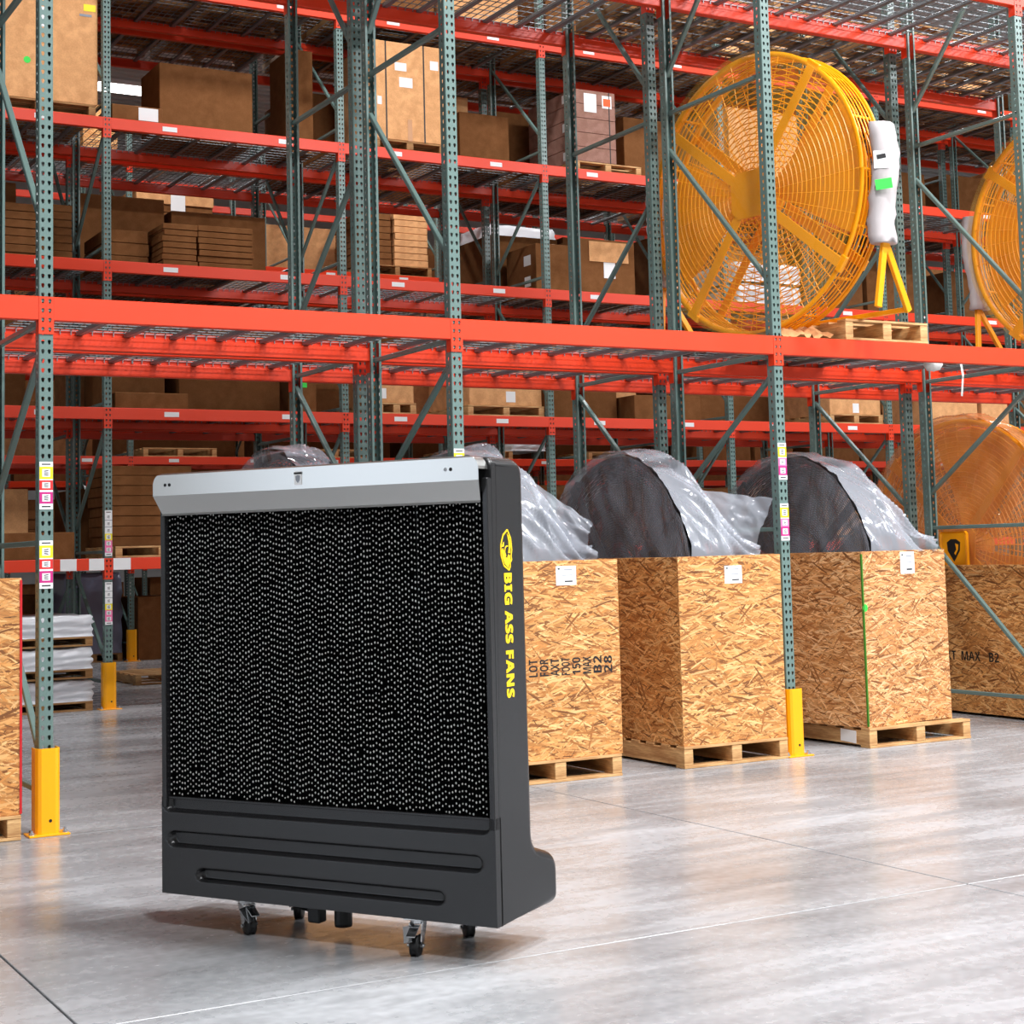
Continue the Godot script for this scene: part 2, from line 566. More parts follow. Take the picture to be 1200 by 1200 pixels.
# ------------------------------------------------------------------ the building
func build_shell() -> void:
	var x0 := -11.0
	var x1 := 31.0
	var z0 := -31.0
	var z1 := 18.0
	var top := 11.0
	var mb := MB.new()
	mb.span(Vector3(x0, -0.3, z0), Vector3(x1, -0.012, z1))
	var fl := structure("floor", mb.done(), M.joint, "grey polished concrete floor cut into large slabs")
	# slabs, saw-cut joints between them
	var jx := [-11.0, -8.03, -4.42, -0.81, 2.82, 6.43, 10.04, 13.65, 17.26, 24.5, 31.0]
	var jz := [18.0, 14.5, 10.9, 7.3, 3.70, 0.10, -3.5, -7.1, -10.7, -14.3, -21.5, -31.0]
	for i in jx.size() - 1:
		for j in jz.size() - 1:
			var a := Vector3(jx[i] + 0.004, -0.012, jz[j] - 0.004)
			var b := Vector3(jx[i + 1] - 0.004, 0.0, jz[j + 1] + 0.004)
			var s := (b - a).abs()
			part("slab", plate(s, 0.002), M.concrete, fl, (a + b) * 0.5)
	for w in [["wall_back", Vector3(x0, 0, z0 - 0.3), Vector3(x1, top, z0), "white painted back wall beyond the racks"], ["wall_front", Vector3(x0, 0, z1), Vector3(x1, top, z1 + 0.3), "white painted wall behind the camera"],
			["wall_right", Vector3(x1, 0, z0), Vector3(x1 + 0.3, top, z1), "white painted wall at the right end of the racks"]]:
		mb = MB.new()
		mb.span(w[1], w[2])
		structure(w[0], mb.done(), M.wall_paint, w[3])
	# left wall; unseen loading door added so daylight shows in the steel strip
	mb = MB.new()
	var gaps := [[0.9, 4.5]]
	var z := z0
	for g in gaps:
		mb.span(Vector3(x0 - 0.3, 0, z), Vector3(x0, top, g[0]))
		mb.span(Vector3(x0 - 0.3, 4.2, g[0]), Vector3(x0, top, g[1]))
		z = g[1]
	mb.span(Vector3(x0 - 0.3, 0, z), Vector3(x0, top, z1))
	structure("wall_left", mb.done(), M.wall_paint, "white painted wall with an added open loading door at the left")
	for g in gaps:
		mb = MB.new()
		for e: float in g:
			mb.box(Vector3(x0 + 0.02, 2.1, e), Vector3(0.1, 4.2, 0.12), 0.01)
		mb.span(Vector3(x0 + 0.02 - 0.05, 4.14, g[0]), Vector3(x0 + 0.07, 4.26, g[1]), 0.01)
		structure("door_%d" % (gaps.find(g) + 1), mb.done(), M.lamp_case, "steel frame of an added open loading door")
	mb = MB.new()
	mb.span(Vector3(x0 - 30, -0.3, z0), Vector3(x0 - 0.3, -0.02, z1 + 20))
	structure("ground", mb.done(), M.joint, "grey paving outside the added loading door")
	# roof: corrugated white deck
	mb = MB.new()
	mb.span(Vector3(x0, top + 0.06, z0), Vector3(x1, top + 0.3, z1))
	var n := int((z1 - z0) / 0.3)
	for i in n:
		var zr := z0 + 0.3 * i
		mb.span(Vector3(x0, top, zr), Vector3(x1, top + 0.06, zr + 0.15))
	structure("ceiling", mb.done(), M.roof_deck, "white corrugated steel roof deck")


func lamp(at: Vector3, label: String, energy: float) -> void:
	var o := thing("high_bay_lamp", label, "lamp", at, 0.0, "ceiling lamps over the aisles")
	var mb := MB.new()
	mb.box(Vector3(0, 0.06, 0), Vector3(1.26, 0.08, 0.56), 0.01)
	mb.box(Vector3(0, 0.13, 0), Vector3(0.5, 0.06, 0.2), 0.01)
	part("housing", mb.done(), M.lamp_case, o)
	mb = MB.new()
	for s: float in [-0.45, 0.45]:
		mb.tube([Vector3(s, 0.1, 0), Vector3(s, 11.0 - at.y, 0)], 0.006, 5)
	part("hanging_wire", mb.done(), M.bolt, o)
	part("diffuser", plate(Vector3(1.2, 0.02, 0.5), 0.004), M.lamp_glow, o, Vector3(0, 0.012, 0))
	var l := AreaLight3D.new()
	l.name = "lamp_light"
	l.area_size = Vector2(1.2, 0.5)
	l.light_energy = energy
	l.light_color = Color(0.985, 0.99, 1.0)
	l.area_range = 60.0
	l.area_attenuation = 2.0
	l.shadow_enabled = true
	o.add_child(l)
	l.position = Vector3(0, -0.012, 0)
	l.rotation_degrees = Vector3(-90, 0, 0)


func build_lamps() -> void:
	var aisles := [[5.2, [2.5, 8.0, 13.5, 19.0], "front aisle", FRONT], [9.6, [-0.5, 5.5, 11.0, 16.5], "open floor behind the camera", FRONT], [-5.2, [-1.5, 4.0, 9.5, 15.0, 20.5], "aisle behind the near racks", INNER], [-12.4, [3.6, 9.13, 14.6, 20.1, 25.6], "second aisle", INNER], [-18.9, [6.0, 14.0, 22.0], "farthest aisle", INNER]]
	for a in aisles:
		for i in a[1].size():
			lamp(Vector3(a[1][i], 9.6, a[0]), "white ceiling lamp hanging over the %s, %s from the left" % [a[2], ordinal(i)], a[3])


# ------------------------------------------------------------------ racks
# braces of a frame: [y at the aisle side, y at the far side]
const BRACES_NEAR := [[0.21, 0.21], [0.32, 1.40], [1.51, 1.51], [2.58, 1.78], [2.70, 2.70], [3.19, 4.39], [4.66, 4.66], [6.20, 4.95], [6.9, 6.9]]
const BRACES_SECOND := [[0.21, 0.21], [1.66, 2.66], [1.20, 0.40], [2.74, 2.74], [4.05, 3.10], [4.66, 4.66], [4.90, 6.30], [6.6, 6.6]]
const BRACES_FAR := [[0.25, 0.25], [0.40, 1.30], [1.50, 1.50], [2.75, 1.75], [2.95, 2.95], [3.1, 4.3], [4.5, 4.5], [5.7, 4.7], [5.95, 5.95], [6.1, 7.2]]


func rack(label: String, z0: float, xs: Array, levels: Array, height: float, braces: Array, full: bool, tags: bool, row: String) -> Node3D:
	var o := thing("pallet_rack", label, "rack", Vector3(xs[0], 0, z0), 0.0, "rows of steel pallet racking")
	var bm := plate(Vector3(0.034, 1.0, 0.03), 0.004)
	for i in xs.size():
		var x: float = xs[i] - xs[0]
		var c := part("column", column_mesh, M.rack_green, o, Vector3(x, 0.012, 0))
		part("foot_plate", foot_mesh, M.rack_green_dark, c, Vector3(0, -0.012, -0.035))
		c = part("column", column_mesh, M.rack_green, o, Vector3(x, 0.012, -DEPTH), Vector3(0, PI, 0))
		part("foot_plate", foot_mesh, M.rack_green_dark, c, Vector3(0, -0.012, -0.035))
		for b in braces:
			var p := Vector3(x, b[0], -0.045)
			var q := Vector3(x, b[1], -DEPTH + 0.045)
			var br := part("brace", bm, M.rack_green, o, (p + q) * 0.5)
			var y := (q - p).normalized()
			br.basis = Basis(Vector3.RIGHT, y, Vector3.RIGHT.cross(y)) * Basis.from_scale(Vector3(1, p.distance_to(q), 1))
	for i in xs.size() - 1:
		var xa: float = xs[i] - xs[0]
		var xb: float = xs[i + 1] - xs[0]
		var len := xb - xa - COL - 0.006
		for k in levels.size():
			var y: float = levels[k]
			for side in 2:
				var b := part("beam", beam_mesh(len, height), M.rack_red, o, Vector3((xa + xb) * 0.5, y, 0.005 if side == 0 else -DEPTH - 0.005), Vector3(0, PI * side, 0))
				if full or side == 0:
					# left and right end plates
					var cl := part("connector", connector_mesh, M.rack_red, b, Vector3(-len / 2 - 0.0225, 0.0 - 4 * PITCH, -0.004))
					cl.position.y = -4 * PITCH
					var cr := part("connector", connector_mesh, M.rack_red, b, Vector3(len / 2 + 0.0225, -4 * PITCH, -0.004))
					cr.scale = Vector3(-1, 1, 1)
				if tags and side == 0 and k > 0:
					for t: float in [-0.62, 0.62]:
						var lt := part("label", plate(Vector3(0.15, 0.048, 0.002)), M.paper_white, b, Vector3(t, -height * 0.5, 0.001), Vector3.ZERO, "white shelf label")
						lt.scale = Vector3.ONE
	return o


func deck(at: Vector3, width: float, supports: int, fine: bool, label: String) -> void:
	var o := thing("wire_deck", label, "wire deck", at, 0.0, "wire mesh decks lying on the rack beams")
	part("wire_grid", deck_mesh(width, fine), M.galvanized, o)
	var cm := plate(Vector3(0.042, 0.028, DEPTH - 0.068), 0.004)
	for i in supports:
		var x := -width / 2 + width * (i + 0.5) / supports
		part("support_channel", cm, M.galvanized, o, Vector3(x, -0.025, -DEPTH / 2))


func decks(z0: float, xs: Array, levels: Array, first: int, last: int, split: bool, fine: bool, row: String) -> void:
	for i in range(first, last):
		var xa: float = xs[i] + 0.045
		var xb: float = xs[i + 1] - 0.045
		for k in levels.size():
			if split:
				for h in 2:
					var w := (xb - xa) * 0.5 - 0.006
					var cx := lerpf(xa, xb, 0.25 + 0.5 * h)
					deck(Vector3(cx, levels[k], z0), w, 4, fine, "wire mesh deck, %s half, %s bay, %s level, %s" % [["left", "right"][h], ordinal(i), ordinal(k), row])
			else:
				deck(Vector3((xa + xb) * 0.5, levels[k], z0), xb - xa, 6, fine, "wire mesh deck, %s level, %s bay, %s" % [ordinal(k), ordinal(i), row])


func guard(at: Vector3, label: String) -> void:
	var o := thing("column_guard", label, "column guard", at, 0.0, "yellow guards around the rack columns")
	# bent sheet around the front of the column, open at the back
	var outer := []
	var inner := []
	var w := 0.063
	var pts := [Vector2(-w, -0.05), Vector2(-w, 0.028), Vector2(-0.052, 0.045), Vector2(-0.036, 0.053), Vector2(0.036, 0.053), Vector2(0.052, 0.045), Vector2(w, 0.028), Vector2(w, -0.05)]
	var mb := MB.new()
	var h := 0.445
	for i in pts.size() - 1:
		var a: Vector2 = pts[i]
		var b: Vector2 = pts[i + 1]
		var n := Vector3(-(a.y - b.y), 0, (a.x - b.x)).normalized()
		if n.dot(Vector3((a.x + b.x) * 0.5, 0, (a.y + b.y) * 0.5 + 0.02)) < 0:
			n = -n
		var t := n * 0.006
		var A := Vector3(a.x, 0.008, a.y)
		var B := Vector3(b.x, 0.008, b.y)
		var H := Vector3(0, h - 0.008, 0)
		mb.dquad(A, B, B + H, A + H, n)
		mb.dquad(A - t, B - t, B + H - t, A + H - t, -n)
		mb.dquad(A + H, B + H, B + H - t, A + H - t, Vector3.UP)
	part("shield", mb.done(), M.guard_yellow, o)
	mb = MB.new()
	mb.box(Vector3(0, 0.005, 0.02), Vector3(0.21, 0.01, 0.13), 0.002)
	part("base_plate", mb.done(), M.guard_yellow, o)
	for s: float in [-0.085, 0.085]:
		mb = MB.new()
		mb.lathe([Vector2(0, 0.035), Vector2(0.008, 0.033), Vector2(0.009, 0.02), Vector2(0.015, 0.02), Vector2(0.016, 0.01)], 8)
		part("anchor_bolt", mb.done(), M.bolt, o, Vector3(s, 0, 0.045))
	mb = MB.new()
	mb.xf = Transform3D(Basis(Vector3.RIGHT, PI / 2), Vector3(0.01, 0.075, 0.053))
	mb.lathe([Vector2(0, 0.002), Vector2(0.008, 0.002), Vector2(0.009, 0)], 8)
	part("bolt_head", mb.done(), M.ink, o)


# stack of coloured place stickers on the face of a column, top edge at y
func stickers(parent_label: String, x: float, y: float, z: float, cols: Array, k := 1.0) -> void:
	var o := thing("place_sticker", parent_label, "sticker", Vector3(x, y, z + 0.0016), 0.0, "coloured place stickers on rack columns")
	var top := 0.0
	for c in cols:
		var h: float = c[1] * k
		part("band", plate(Vector3(0.070, h, 0.002)), M[c[0]], o, Vector3(0, top - h / 2, 0))
		if c[2] == 1:
			part("code_field", plate(Vector3(0.042, h * 0.62, 0.002)), M.paper_white, o, Vector3(0, top - h / 2, 0.001))
			for s in 3:
				part("print", plate(Vector3(0.022, h * 0.07, 0.001)), M.ink, o, Vector3(0, top - h / 2 + (s - 1) * h * 0.16, 0.0022), Vector3(0, 0, 0.15 * (s - 1)))
		elif c[2] == 2:
			part("arrow", plate(Vector3(0.046, h * 0.22, 0.001)), M.ink, o, Vector3(0, top - h / 2, 0.0014))
		top -= h


func build_racks() -> void:
	var xs := []
	for k in range(-1, 5):
		xs.append(k * BAY - 0.02)
	var near := [2.8225, 5.615]
	var second := [2.83, 5.71]
	rack("nearest rack row with orange beams and grey green columns", 0.0, xs, near, 0.128, BRACES_NEAR, true, false, "near")
	rack("rack row standing back to back behind the nearest one", -1.39, xs, second, 0.128, BRACES_SECOND, true, false, "second")
	decks(0.0, xs, near, 0, 5, true, true, "nearest rack")
	decks(-1.39, xs, second, 0, 5, true, true, "back to back rack")
	var fx := []
	for k in range(-1, 7):
		fx.append(2.275 + BAY_FAR * k)
	var lv := [1.44, 2.90, 4.35, 5.78, 7.23]
	rack("labelled rack row across the aisle behind the near racks", -7.0, fx, lv, 0.115, BRACES_FAR, true, true, "third")
	rack("rack row back to back with the labelled row", -8.39, fx, lv, 0.115, BRACES_SECOND, false, false, "fourth")
	decks(-7.0, fx, lv, 0, 7, false, true, "labelled rack across the aisle")
	decks(-8.39, fx, lv, 0, 7, false, false, "rack behind the labelled one")
	var ex := []
	for k in range(-1, 9):
		ex.append(4.65 + 2.5 * k)
	rack("rack row beyond the second aisle", -14.3, ex, lv, 0.115, BRACES_FAR, false, true, "fifth")
	rack("rack row back to back beyond the second aisle", -15.69, ex, lv, 0.115, BRACES_SECOND, false, false, "sixth")
	decks(-14.3, ex, lv, 0, 9, false, false, "rack beyond the second aisle")
	var gx := []
	for k in range(-1, 9):
		gx.append(7.0 + 2.5 * k)
	rack("farthest rack row near the back wall", -21.4, gx, lv, 0.115, BRACES_FAR, false, false, "last")
	# guards
	for k in range(0, 4):
		guard(Vector3(k * BAY - 0.02, 0, 0.0), ["yellow steel guard around the column left of the cooler", "yellow column guard hidden behind the cooler", "yellow steel guard between the two right wooden crates", "yellow column guard at the right end of the near rack"][k])
	for k in range(0, 5):
		guard(Vector3(2.275 + BAY_FAR * k, 0, -7.0), "yellow guard at the foot of the labelled rack, %s from the left" % ordinal(k))
	for k in range(0, 4):
		guard(Vector3(4.65 + 2.5 * k, 0, -14.3), "small far yellow guard beyond the second aisle, %s from the left" % ordinal(k))
	# stickers on columns
	var full := [["paper_white", 0.026, 2], ["label_yellow", 0.066, 1], ["paper_white", 0.006, 0], ["label_red", 0.052, 1], ["paper_white", 0.01, 0], ["label_magenta", 0.062, 1], ["paper_white", 0.03, 2]]
	stickers("upper yellow red and magenta sticker on the left column", -0.02, 1.938, 0.0, full)
	stickers("lower yellow red and magenta sticker on the left column", -0.02, 1.522, 0.0, full)
	stickers("yellow topped sticker on the column just above the cooler", BAY - 0.02, 2.03, 0.0, full)
	var pale := [["paper_white", 0.026, 2], ["label_yellow", 0.07, 1], ["paper_white", 0.006, 0], ["label_pink", 0.055, 1], ["label_magenta", 0.062, 1], ["paper_white", 0.03, 2]]
	stickers("upper yellow and pink sticker on the column between right crates", 2 * BAY - 0.02, 2.091, 0.0, pale)
	stickers("lower yellow and pink sticker on the column between right crates", 2 * BAY - 0.02, 1.681, 0.0, pale)
	var long := [["paper_white", 0.03, 2], ["paper_white", 0.055, 1], ["paper_grey", 0.006, 0], ["paper_white", 0.055, 1], ["paper_grey", 0.006, 0], ["paper_white", 0.055, 1], ["label_yellow", 0.06, 1], ["label_pink", 0.055, 1], ["label_pink", 0.055, 1], ["paper_white", 0.03, 2]]
	stickers("upper tall sticker strip on the far column left of the cooler", 2.275, 1.90, -7.0, long, 1.08)
	stickers("lower tall sticker strip on the far column left of the cooler", 2.275, 1.21, -7.0, long, 1.0)
	# white tape on the lowest beam across the aisle
	var stripes := [[1.81, 1.965, "left of the wrapped stack's column"], [2.085, 2.23, "just left of the far sticker column"], [2.32, 2.49, "just right of the far sticker column"]]
	for t in stripes:
		solo("tape_stripe", plate(Vector3(t[1] - t[0], 0.112, 0.002)), M.paper_white, "white tape stripe on the low red beam, %s" % t[2], "tape", Vector3((t[0] + t[1]) * 0.5, 1.44 - 0.0575, -6.9935), 0.0, "white tape stripes on the low red beam")


# ------------------------------------------------------------------ the cooler
func smooth_path(pts: Array, radii: Array, steps := 6) -> PackedVector2Array:
	# closed polygon with rounded corners
	var out := PackedVector2Array()
	var n := pts.size()
	for i in n:
		var p: Vector2 = pts[i]
		var r: float = radii[i]
		if r <= 0.0:
			out.append(p)
			continue
		var a: Vector2 = (pts[(i - 1 + n) % n] - p).normalized()
		var b: Vector2 = (pts[(i + 1) % n] - p).normalized()
		for s in steps + 1:
			var t := float(s) / steps
			out.append((p + a * r).lerp(p, t).lerp(p.lerp(p + b * r, t), t))
	return out


func groove(x: float, y: float) -> float:
	# depth of the pressed grooves in the cooler's lower front
	var d := 0.0
	var q := Vector2(maxf(absf(x + 0.012) - 0.675, 0.0), y - 0.336).length() - 0.031
	d = maxf(d, 1.0 - smoothstep(-0.011, 0.001, q))
	q = Vector2(maxf(absf(x + 0.02) - 0.53, 0.0), y - 0.209).length() - 0.026
	d = maxf(d, 1.0 - smoothstep(-0.011, 0.001, q))
	var c := Vector2(maxf(absf(x + 0.005) - 0.705, 0.0), maxf(0.462 - y, 0.0)).length() - 0.026
	d = maxf(d, 1.0 - smoothstep(-0.011, 0.001, c))
	return d * 0.029


func build_cooler() -> void:
	var o := thing("evaporative_cooler", "black wheeled evaporative cooler with dotted pad and steel top strip", "cooler", Vector3(0.2022, 0, 3.1239), -1.0384)
	var half := 0.75
	var y0 := 0.128
	# main shell: rounded side profile (z, y), its ends rounded over
	var prof := smooth_path(
		[Vector2(-0.03, y0), Vector2(-0.03, 1.735), Vector2(-0.262, 1.735), Vector2(-0.268, 0.36), Vector2(-0.445, 0.305), Vector2(-0.445, y0 + 0.005)],
		[0.0, 0.02, 0.075, 0.05, 0.06, 0.045])
	if Geometry2D.is_polygon_clockwise(prof):
		prof.reverse()
	var n := prof.size()
	var nrm := []
	for i in n:
		var e1: Vector2 = prof[i] - prof[(i - 1 + n) % n]
		var e2: Vector2 = prof[(i + 1) % n] - prof[i]
		var t := (e1.normalized() + e2.normalized()).normalized()
		var m := Vector2(t.y, -t.x)
		if prof[i].x > -0.031:      # the front edge stays put, the top rounds over
			m = Vector2(0, 1.0 if prof[i].y > 1.6 else 0.0)
		elif prof[i].y < y0 + 0.004:
			m = Vector2(0, 0)
		nrm.append(m)
	var stations := []
	for s in 7:
		var an := PI / 2 * s / 6.0
		stations.append([-half + 0.034 * (1 - sin(an)), 0.034 * (1 - cos(an))])
	var left := stations.duplicate()
	left.sort_custom(func(a, b): return a[0] < b[0])
	var right := []
	for s in left:
		right.push_front([-s[0], s[1]])
	var all := left + right
	var mb := MB.new(true)
	for k in all.size() - 1:
		for i in n:
			var j := (i + 1) % n
			var A: Array = all[k]
			var B: Array = all[k + 1]
			var a: Vector2 = prof[i] - nrm[i] * A[1]
			var b: Vector2 = prof[j] - nrm[j] * A[1]
			var c: Vector2 = prof[j] - nrm[j] * B[1]
			var d: Vector2 = prof[i] - nrm[i] * B[1]
			var dir := Vector3(0, -(prof[j].x - prof[i].x), prof[j].y - prof[i].y) + Vector3(signf(A[0]) * 0.3 * (1.0 if absf(A[0] + B[0]) > 0.1 else 0.0), 0, 0) * prof[i].distance_to(prof[j])
			mb.dquad(Vector3(A[0], a.y, a.x), Vector3(A[0], b.y, b.x), Vector3(B[0], c.y, c.x), Vector3(B[0], d.y, d.x), dir)
	mb.smooth(false)
	for e: float in [-1.0, 1.0]:
		var cap := PackedVector2Array()
		for i in n:
			cap.append(prof[i] - nrm[i] * 0.034)
		var id := Geometry2D.triangulate_polygon(prof)
		for t in range(0, id.size(), 3):
			mb.dtri(Vector3(half * e, cap[id[t]].y, cap[id[t]].x), Vector3(half * e, cap[id[t + 1]].y, cap[id[t + 1]].x), Vector3(half * e, cap[id[t + 2]].y, cap[id[t + 2]].x), Vector3(e, 0, 0))
	# side flanges beside the pad
	for e: float in [-1.0, 1.0]:
		mb.span(Vector3(e * half, 0.45, -0.031), Vector3(e * (half - 0.022), 1.66, 0.0), 0.003)
	part("housing", mb.done(), M.cooler_plastic, o)
	# lower front with pressed grooves
	mb = MB.new(true)
	var nx := 170
	var ny := 120
	var yt := 0.492
	for i in nx:
		for j in ny:
			var xa := lerpf(-half, half, float(i) / nx)
			var xb := lerpf(-half, half, float(i + 1) / nx)
			var ya := lerpf(y0, yt, float(j) / ny)
			var yb := lerpf(y0, yt, float(j + 1) / ny)
			mb.dquad(Vector3(xa, ya, -groove(xa, ya)), Vector3(xb, ya, -groove(xb, ya)), Vector3(xb, yb, -groove(xb, yb)), Vector3(xa, yb, -groove(xa, yb)), Vector3.BACK)
	mb.smooth(false)
	mb.dquad(Vector3(-half, y0, 0), Vector3(half, y0, 0), Vector3(half, y0, -0.04), Vector3(-half, y0, -0.04), Vector3.DOWN)
	for e: float in [-1.0, 1.0]:
		mb.dquad(Vector3(half * e, y0, 0), Vector3(half * e, yt, 0), Vector3(half * e, yt, -0.04), Vector3(half * e, y0, -0.04), Vector3(e, 0, 0))
	part("lower_panel", mb.done(), M.cooler_plastic, o)
	mb = MB.new()
	mb.span(Vector3(-0.728, 0.484, -0.03), Vector3(0.725, 0.493, -0.012), 0.002)
	part("pad_tray_lip", mb.done(), M.cooler_plastic, o)
	# the pad: five fluted blocks, highlights on their tips painted as pale beads
	var f := FastNoiseLite.new()
	f.seed = 12
	f.frequency = 2.4
	f.fractal_octaves = 3
	var px0 := -0.728
	var pw := (0.728 + 0.725) / 5.0
	for k in 5:
		var a := px0 + pw * k + 0.0004
		var b := px0 + pw * (k + 1) - 0.0004
		mb = MB.new()
		# flutes: fine upright ridges
		var fl := 21
		for i in fl:
			var xa := lerpf(a, b, float(i) / fl)
			var xb := lerpf(a, b, float(i + 1) / fl)
			var xm := (xa + xb) * 0.5
			mb.dquad(Vector3(xa, 0.49, -0.030), Vector3(xm, 0.49, -0.024), Vector3(xm, 1.61, -0.024), Vector3(xa, 1.61, -0.030), Vector3(-1, 0, 1))
			mb.dquad(Vector3(xm, 0.49, -0.024), Vector3(xb, 0.49, -0.030), Vector3(xb, 1.61, -0.030), Vector3(xm, 1.61, -0.024), Vector3(1, 0, 1))
		mb.dquad(Vector3(a, 0.49, -0.0301), Vector3(a, 1.61, -0.0301), Vector3(b, 1.61, -0.0301), Vector3(b, 0.49, -0.0301), Vector3.FORWARD)
		var pad := part("cooling_pad", mb.done(), M.pad_black, o)
		mb = MB.new()
		for i in fl:
			var x := lerpf(a, b, (i + 0.5) / fl)
			var ph := f.get_noise_1d(x * 4.2) * 0.062 + rng.randf_range(-0.002, 0.002) + (i % 2) * 0.002
			var y := 0.50 + fposmod(ph, 0.0226)
			while y < 1.585:
				if rng.randf() > 0.006:
					var r := rng.randf_range(0.0029, 0.0044)
					var yy := y + rng.randf_range(-0.0025, 0.0025)
					var xx := x + rng.randf_range(-0.0012, 0.0012)
					var tip := Vector3(xx, yy, -0.0195)
					var ring := []
					for q in 5:
						var an := TAU * q / 5.0 + 0.3
						ring.append(Vector3(xx + cos(an) * r * 0.85, yy + sin(an) * r * 1.2, -0.0245))
					for q in 5:
						mb.dtri(tip, ring[q], ring[(q + 1) % 5], Vector3.BACK)
				y += 0.0226
		var bd := part("flute_highlights", mb.done(), M.pad_highlight, pad, Vector3.ZERO, Vector3.ZERO, "pale painted highlights on the flute tips of the black pad")
		bd.set_meta("kind", "stuff")
	# stainless strip over the top of the pad
	var sheet := [Vector2(-0.03, 1.738), Vector2(0.026, 1.738), Vector2(0.032, 1.732), Vector2(0.032, 1.652), Vector2(0.002, 1.582), Vector2(0.006, 1.574)]
	mb = MB.new()
	var L := -0.757
	var R := 0.735
	var cuts := []
	for e in 10:
		cuts.append(L + 0.05 * (1.0 - cos(PI / 2 * e / 9.0)))
	for e in range(1, 20):
		cuts.append(lerpf(L + 0.05, R - 0.05, e / 20.0))
	for e in 10:
		cuts.append(R - 0.05 * (1.0 - sin(PI / 2 * e / 9.0)))
	var nx2 := cuts.size() - 1
	for i in nx2:
		for j in sheet.size() - 1:
			var xa: float = cuts[i]
			var xb: float = cuts[i + 1]
			var pa: Vector2 = sheet[j]
			var pb: Vector2 = sheet[j + 1]
			var q := []
			for e in [[xa, pa], [xb, pa], [xb, pb], [xa, pb]]:
				var x: float = e[0]
				var yy: float = e[1].y
				# rounded upper corners, the bent lower part a little shorter
				var d := minf(x - L, R - x)
				if yy > 1.66 and d < 0.045:
					yy = minf(yy, 1.738 - (0.045 - sqrt(maxf(0.0, 0.045 * 0.045 - (0.045 - d) * (0.045 - d)))))
				if yy < 1.64:
					x = lerpf(x, clampf(x, L + 0.02, R - 0.012), 1.0)
				q.append(Vector3(x, yy, e[1].x))
			var nn := Vector3(0, pb.x - pa.x, pa.y - pb.y)
			mb.dquad(q[0], q[1], q[2], q[3], nn)
			var th := nn.normalized() * 0.002
			mb.dquad(q[0] - th, q[1] - th, q[2] - th, q[3] - th, -nn)
	var strip := part("steel_strip", mb.done(), M.steel, o, Vector3.ZERO, Vector3.ZERO, "bent stainless steel strip along the top")
	for x: float in [-0.694, -0.672, 0.60, 0.622]:
		mb = MB.new()
		mb.xf = Transform3D(Basis(Vector3.RIGHT, PI / 2), Vector3(x, 1.693, 0.032))
		mb.lathe([Vector2(0, 0.003), Vector2(0.006, 0.002), Vector2(0.007, 0)], 8)
		part("screw", mb.done(), M.ink if absf(x) > 0.65 or x > 0.61 else M.bolt, strip)
	var st := part("badge", plate(Vector3(0.034, 0.05, 0.001)), M.paper_white, strip, Vector3(-0.045, 1.692, 0.0335), Vector3.ZERO, "small white sticker with a grey emblem")
	part("badge_bar", plate(Vector3(0.036, 0.007, 0.001)), M.ink, st, Vector3(0, 0.018, 0.001))
	mb = MB.new()
	mb.extrude_z(PackedVector2Array([Vector2(-0.011, 0.008), Vector2(0, 0.011), Vector2(0.011, 0.008), Vector2(0.009, -0.008), Vector2(0, -0.018), Vector2(-0.009, -0.008)]), 0.0005, 0.0015)
	part("badge_shield", mb.done(), M.paper_grey, st)
	# lettering and emblem on the right side, read downwards
	var tm := TextMesh.new()
	var font := SystemFont.new()
	font.font_names = PackedStringArray(["Droid Sans"])
	font.font_weight = 700
	var heavy := FontVariation.new()
	heavy.base_font = font
	heavy.variation_embolden = 0.7
	tm.font = heavy
	tm.text = "BIG ASS FANS"
	tm.font_size = 48
	tm.pixel_size = 0.001
	tm.depth = 0.002
	tm.curve_step = 1.0
	var sz := tm.get_aabb().size
	var name_plate := part("lettering", tm, M.print_yellow, o, Vector3(half + 0.0004, 1.112, -0.124), Vector3.ZERO, "yellow capital lettering running down the side")
	# text right = down, text up = towards the back, text normal = outwards
	name_plate.basis = Basis(Vector3(0, -1, 0) * (0.435 / sz.x), Vector3(0, 0, -1) * (0.052 / sz.y), Vector3(1, 0, 0))
	var em := MB.new()
	em.xf = Transform3D(Basis(Vector3(0, 0, -1), Vector3(0, 1, 0), Vector3(1, 0, 0)), Vector3(half, 1.408, -0.122))
	# leaf-shaped outline: x towards the back, y up
	var outline := [Vector2(0.008, 0.07), Vector2(-0.022, 0.052), Vector2(-0.040, 0.016), Vector2(-0.040, -0.02), Vector2(-0.022, -0.055), Vector2(0.014, -0.072), Vector2(0.024, -0.058), Vector2(0.022, -0.045), Vector2(0.034, -0.036), Vector2(0.030, -0.022), Vector2(0.036, 0.0), Vector2(0.030, 0.04)]
	for i in outline.size():
		var a: Vector2 = outline[i]
		var b: Vector2 = outline[(i + 1) % outline.size()]
		em.bar(Vector3(a.x, a.y, 0.0008), Vector3(b.x, b.y, 0.0008), 0.0055, 0.002, Vector3(0, 0, 1).cross(Vector3(b.x - a.x, b.y - a.y, 0)))
	for poly in [[Vector2(-0.034, -0.004), Vector2(-0.026, 0.006), Vector2(-0.016, -0.006), Vector2(-0.008, -0.026), Vector2(0.004, -0.03), Vector2(0.012, -0.016), Vector2(0.022, -0.02), Vector2(0.026, -0.036), Vector2(0.016, -0.05), Vector2(0.010, -0.064), Vector2(-0.014, -0.05), Vector2(-0.03, -0.026)], [Vector2(0.004, 0.058), Vector2(0.022, 0.042), Vector2(0.029, 0.012), Vector2(0.024, -0.012), Vector2(0.010, -0.012), Vector2(0.016, 0.006), Vector2(0.014, 0.03)], [Vector2(-0.036, 0.010), Vector2(-0.018, 0.028), Vector2(-0.018, 0.012)]]:
